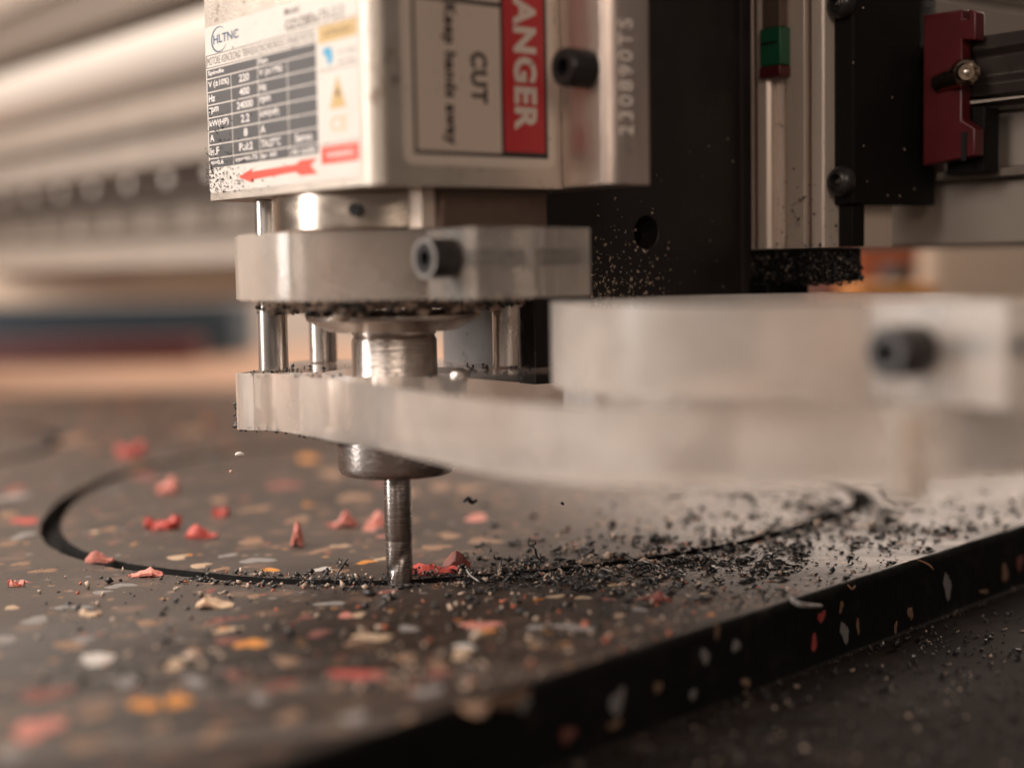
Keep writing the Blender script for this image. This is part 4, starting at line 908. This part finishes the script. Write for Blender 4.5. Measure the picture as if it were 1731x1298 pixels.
# ------------------------------------------------------------------ machine behind the spindle
def build_machine():
    col = thing('z_axis_column', 'black powder coated column with a round hole right behind the spindle', 'machine column', W(-85, 0, 60))
    # sides: plain prism; the sticker-side face carries a real hole
    hu, hz = hV(1093, 393, 18); 
    T = lambda a, b, hh: W(a, hh, b)
    MB().prism([(-38, 57), (-38, 262), (-132.5, 262), (-132.5, 57)], 10, 18, holes=[circle(hu, hz, 5.1, 40)[::-1]], T=T).build('side_plate', 'column', col, bevel=.5)
    MB().uvbox(-58, -38.2, -30, 9.9, 57.2, 261.8).build('front_box', 'greybox', col, bevel=1)
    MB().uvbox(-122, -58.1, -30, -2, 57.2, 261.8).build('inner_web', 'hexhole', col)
    MB().uvprism([(-126, 18.05), (-126.2, 18.5), (-127, 18.9), (-132.4, 18.9), (-132.4, 18.05)], 57.1, 261.9).build('edge_strip', 'column', col, bevel=.3)
    # profile with slots on its label-side face
    pr = thing('vertical_profile', 'silver vertical slotted aluminium profile standing between black column and black plate', 'aluminium profile', W(-150, 35, 85))
    v = [(-165, 10), (-131, 10), (-131, 19.5), (-134.5, 19.5), (-134.5, 22.3), (-131, 22.3), (-131, 30.5), (-132.6, 31.2), (-132.6, 33.5), (-131, 34.2), (-131, 41.5), (-136.5, 42.0), (-136.5, 43.6), (-131.2, 44.2), (-130.2, 45.4), (-130.2, 49.2), (-130.9, 50), (-141.5, 50), (-165, 50)]
    MB().uvprism(v, 96.4, 262).build('slotted_profile', 'profile', pr, bevel=.3)
    MB().uvprism([(-128.9, 23.5), (-127.6, 24.6), (-127.6, 28.4), (-128.9, 29.5), (-131.1, 29.5), (-131.1, 23.5)], 96.6, 261).build('guide_rail', 'profile', pr, bevel=.2)
    MB().uvprism([(-130, 12), (-130, 50.2), (-148.5, 50.2), (-148.5, 12)], 85.6, 96.2).build('end_block', 'blackplate', pr, bevel=.4)
    MB().uvprism([(-129.5, 12), (-129.5, 27), (-150, 27), (-150, 12)], 77, 85.5).build('lower_block', 'blackplate', pr, bevel=.4)
    # green and red bearing end cap on that profile
    g = thing('green_bearing_cap', 'green plastic bearing cap with red seal below it on the silver profile', 'bearing cap', W(-124, 25, 138))
    zt = hU(1310, 38, -119)[1]; zm = hU(1310, 104, -119)[1]; zb = hU(1310, 124, -119)[1]; v1 = hU(1335, 80, -130.5)[0]; v0 = hU(1284, 80, -126)[0]
    MB().uvbox(-130.9, -126, v0, v1, zm, zt).build('green_cap', 'green', g, bevel=.5)
    MB().uvbox(-130.8, -125.6, v0, v1+.2, zb, zm-.1).build('red_seal', 'redplastic', g, bevel=.5)
    MB().uvbox(-130.6, -127, v0+.2, v1-1.0, zt+.1, 262).build('bearing_block', 'nose_block', g, bevel=.5)
    MB().uvbox(-126.1, -125.8, v0+.5, v1-1.5, zt-5.2, zt-4.4).build('moulded_slot', 'hexhole', g)
    # black carriage plate with two screws
    cp = thing('carriage_plate', 'tall matt black carriage plate with screw at its lower left corner', 'machine plate', W(-155, 54, 108))
    uL = hV(1443, 200, 58)[0]; uM = hV(1556, 200, 58)[0]; uR = hV(1593, 200, 58)[0]; zb = hV(1520, 346, 58)[1]
    MB().uvprism([(uL, 50.3), (uL, 57.2), (uL-.8, 58), (uM, 58), (uR, 55.4), (uR, 50.3)], zb, 262).build('plate', 'blackplate', cp, bevel=.7)
    MB().uvbox(uL-2, uL-8, 50.4, 56, 96.6, zb-.1).build('plate_foot', 'blackplate', cp, bevel=.4)
    for (x, y) in ((1436, 305), (1432, 2)):
        c = at(x+6, y, 468)
        c = W(uL+.2, 54.2, 0) + Z*hU(x, y, uL+3)[1]
        o = MB().lathe([(4.9, 0), (5.0, .5), (4.6, 2.2), (3.6, 3.6), (2.3, 4.3), (2.1, 4.3), (2.0, 1.8)], c, L, 36).build('button_screw', 'screw', cp)
        MB().lathe([(1.0, 0), (1.3, .4), (.9, .9), (.2, 1.1)], c+L*1.9, L, 12).build('screw_centre', 'steel', o)
    # gantry beam, one long thing that runs from far left to near right behind the column
    gb = thing('gantry_beam', 'long grey and silver gantry beam with guide rails running far left behind the spindle', 'gantry beam', W(-200, 0, 96))
    V0, V1 = -1500, 420
    def bar(u0, u1, z0, z1, m_, nm, bev=1.0): MB().uvbox(u0, u1, V0, V1, z0, z1).build(nm, m_, gb, bevel=bev)
    bar(-280, -186, 96.5, 118, 'beam', 'lower_flange', 1.5)
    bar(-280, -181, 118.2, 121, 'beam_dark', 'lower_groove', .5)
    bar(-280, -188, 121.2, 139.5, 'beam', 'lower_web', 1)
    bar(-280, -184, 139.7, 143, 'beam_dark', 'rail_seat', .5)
    return gb, bar
gb, bar = build_machine()
def build_gantry_more():
    V0, V1 = -1500, 420
    # guide rail with its waist, and the counterbored bolt holes seen as dots along it
    MB().uvprism([(-186, 0), (-186, 1), (-186, 2)], 0, 1) if False else None
    prof = [(-184, 143.2), (-172, 143.2), (-172, 147), (-174.5, 149.5), (-174.5, 155.5), (-172, 158), (-172, 162), (-184, 162)]
    T = lambda a, b, hh: W(a, hh, b)
    MB().prism(prof, V0, V1, T=T).build('guide_rail', 'darkrail', gb, bevel=.5)
    for k in range(22):
        v = 60-60*k-40
        if v < V0+20: break
        MB().lathe([(4.6, 0), (4.6, .5)], W(-174.4, v, 152.5), L, 20).build('rail_bolt_cap', 'beam_bright', gb)
    for k in range(16):
        v = -180-62*k; MB().uvbox(-188.2, -185.5, v-20, v+20, 124, 137).build('web_slot', 'beam_dark', gb, bevel=1)
    MB().uvbox(-280, -184.2, V0, 30, 162.2, 186).build('upper_web', 'beam', gb, bevel=1)
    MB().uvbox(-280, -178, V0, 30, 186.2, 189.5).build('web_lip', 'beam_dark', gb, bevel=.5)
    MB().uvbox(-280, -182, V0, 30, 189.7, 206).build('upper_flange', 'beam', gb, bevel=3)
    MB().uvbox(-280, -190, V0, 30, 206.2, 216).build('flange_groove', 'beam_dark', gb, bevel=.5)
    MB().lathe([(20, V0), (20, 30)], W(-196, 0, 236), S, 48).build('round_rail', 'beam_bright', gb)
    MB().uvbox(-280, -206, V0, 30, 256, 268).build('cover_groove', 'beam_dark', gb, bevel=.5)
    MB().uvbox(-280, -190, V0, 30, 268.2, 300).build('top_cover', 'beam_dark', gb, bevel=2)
    MB().uvbox(-280, -184, V0, 30, 300.2, 330).build('top_rail', 'beam', gb, bevel=2)
    # red end seal of the bearing that rides the beam's rail, with grease nipple
    rs = thing('red_bearing_seal', 'red plastic bearing end seal with brass grease nipple behind the black plate', 'bearing seal', at(1620, 275, 500))
    def P(x, y, u): return hU(x, y, u)
    U = -166
    a0, _ = P(1560, 200, U); a1, _ = P(1648, 200, U); zt = P(1620, 16, U)[1]; zb = P(1620, 276, U)[1]; am, _ = P(1625, 200, U); an, _ = P(1636, 200, U)
    zr0 = P(1640, 190, U)[1]; zr1 = P(1640, 75, U)[1]
    Tu = TU(U)
    MB().prism([(a0, zb), (a1, zb+2.0), (a1, zr0-5), (am, zr0-2), (am, zr1+2), (a1, zr1+1), (a1, zt-1.6), (an, zt-.6), (an, zt-3.4), (am, zt-3.4), (am, zt-.2), (a0, zt)], -5, 0, T=Tu).build('end_seal', 'redplastic', rs, bevel=.5)
    MB().prism([(am+.4, zb+.6), (an-.2, zb+.6), (an-.2, zr0-6), (am+.4, zr0-6)], .02, .5, T=Tu).build('seal_groove', 'hexhole', rs)
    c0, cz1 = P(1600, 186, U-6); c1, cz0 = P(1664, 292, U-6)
    MB().uvbox(U-14, U-6, c0, c1, cz0, cz1).build('seal_shade_block', 'blackplate', rs, bevel=.6)  # black block added to stand for the shade beside the seal
    n = W(U+6, P(1602, 128, U+6)[0], P(1602, 128, U+6)[1])
    MB().lathe([(3.6, 0), (3.6, 4), (3.0, 5)], n-L*8, L, 6).build('nipple_base', 'brass', rs)
    tip = at(1638, 117, 452); base = at(1604, 135, 470); ax = (tip-base)
    d = (at(1638, 117, 430)-at(1626, 128, 462)).normalized()
    MB().lathe([(4.2, 0), (4.6, 1), (4.6, 4.5), (3.9, 5.5), (3.9, 7.5), (3.0, 8.3), (3.0, 10.6), (2.4, 11.3), (1.3, 11.3), (1.1, 11.0)], at(1632, 124, 462)-d*6, d, 36).build('grease_nipple', 'brass', rs)
    MB().lathe([(.9, 0), (.8, .5), (.2, .8)], at(1632, 124, 462)+d*5.0, d, 14).build('nipple_ball', 'steel', rs)
    MB().tube([base+Vector((-2, 4, -1)), base, at(1618, 132, 466), at(1628, 127, 464)], 3.4, 12).build('nipple_elbow', 'brass', rs, smooth=60)
build_gantry_more()

# ------------------------------------------------------------------ things in the room behind
def block(name, mats, px0, px1, y0, y1, d, depth, label, cat, bev=4, zmin=None, round_=False):
    a = at(px0, y0, d); b = at(px1, y1, d); z1 = a.z; z0 = b.z if zmin is None else zmin
    x0, x1 = a.x, b.x
    MB().prism(rounded(x0, x1, a.y, a.y+depth, min(bev*2, (x1-x0)*.2, depth*.3)), z0, z1).build(name, mats, loc=((x0+x1)/2, a.y, z0), bevel=bev, label=label, cat=cat)
def build_room():
    MB().prism([(-1450, 748), (900, 748), (900, 1490), (-1450, 1490)], -21, -4).build('spoil_board', 'wood', loc=(-350, 1190, -21), bevel=2, label='orange brown wooden board lying behind the black mat', cat='board')
    block('toolbox', 'bluebox', -260, 398, 522, 600, 1700, 160, 'long slate blue box far behind on the left, blurred', 'box', 10, -3.9)
    block('tool_case', 'maroon', -200, 330, 581, 613, 1600, 60, 'low dark red case lying in front of the long blue box', 'case', 5, -3.9)
    block('silver_side_rail', 'kraft', -400, 470, 452, 507, 1250, 60, 'pale silver rail beyond the mat, above the blue box', 'rail', 6)
    block('cream_carton', 'kraft', 1560, 1800, 395, 560, 1150, 200, 'cream cardboard carton seen under the gantry at far right', 'carton', 8, -3.9)
    block('rust_carton', 'rust', 1440, 1560, 400, 478, 1000, 100, 'rust red box under the gantry, left of the cream carton', 'box', 6)
    block('blue_cap', 'bluebox', 1505, 1548, 450, 480, 940, 30, 'small blue object in front of the rust red box', 'cap', 6)
    block('amber_tray', 'amber', 1452, 1590, 482, 516, 900, 60, 'bright amber tray under the gantry below the rust red box', 'tray', 4)
    block('mauve_box', 'mauve', 1325, 1452, 455, 560, 1080, 80, 'dull pink box behind the black column under the black block', 'box', 6, -3.9)
build_room()
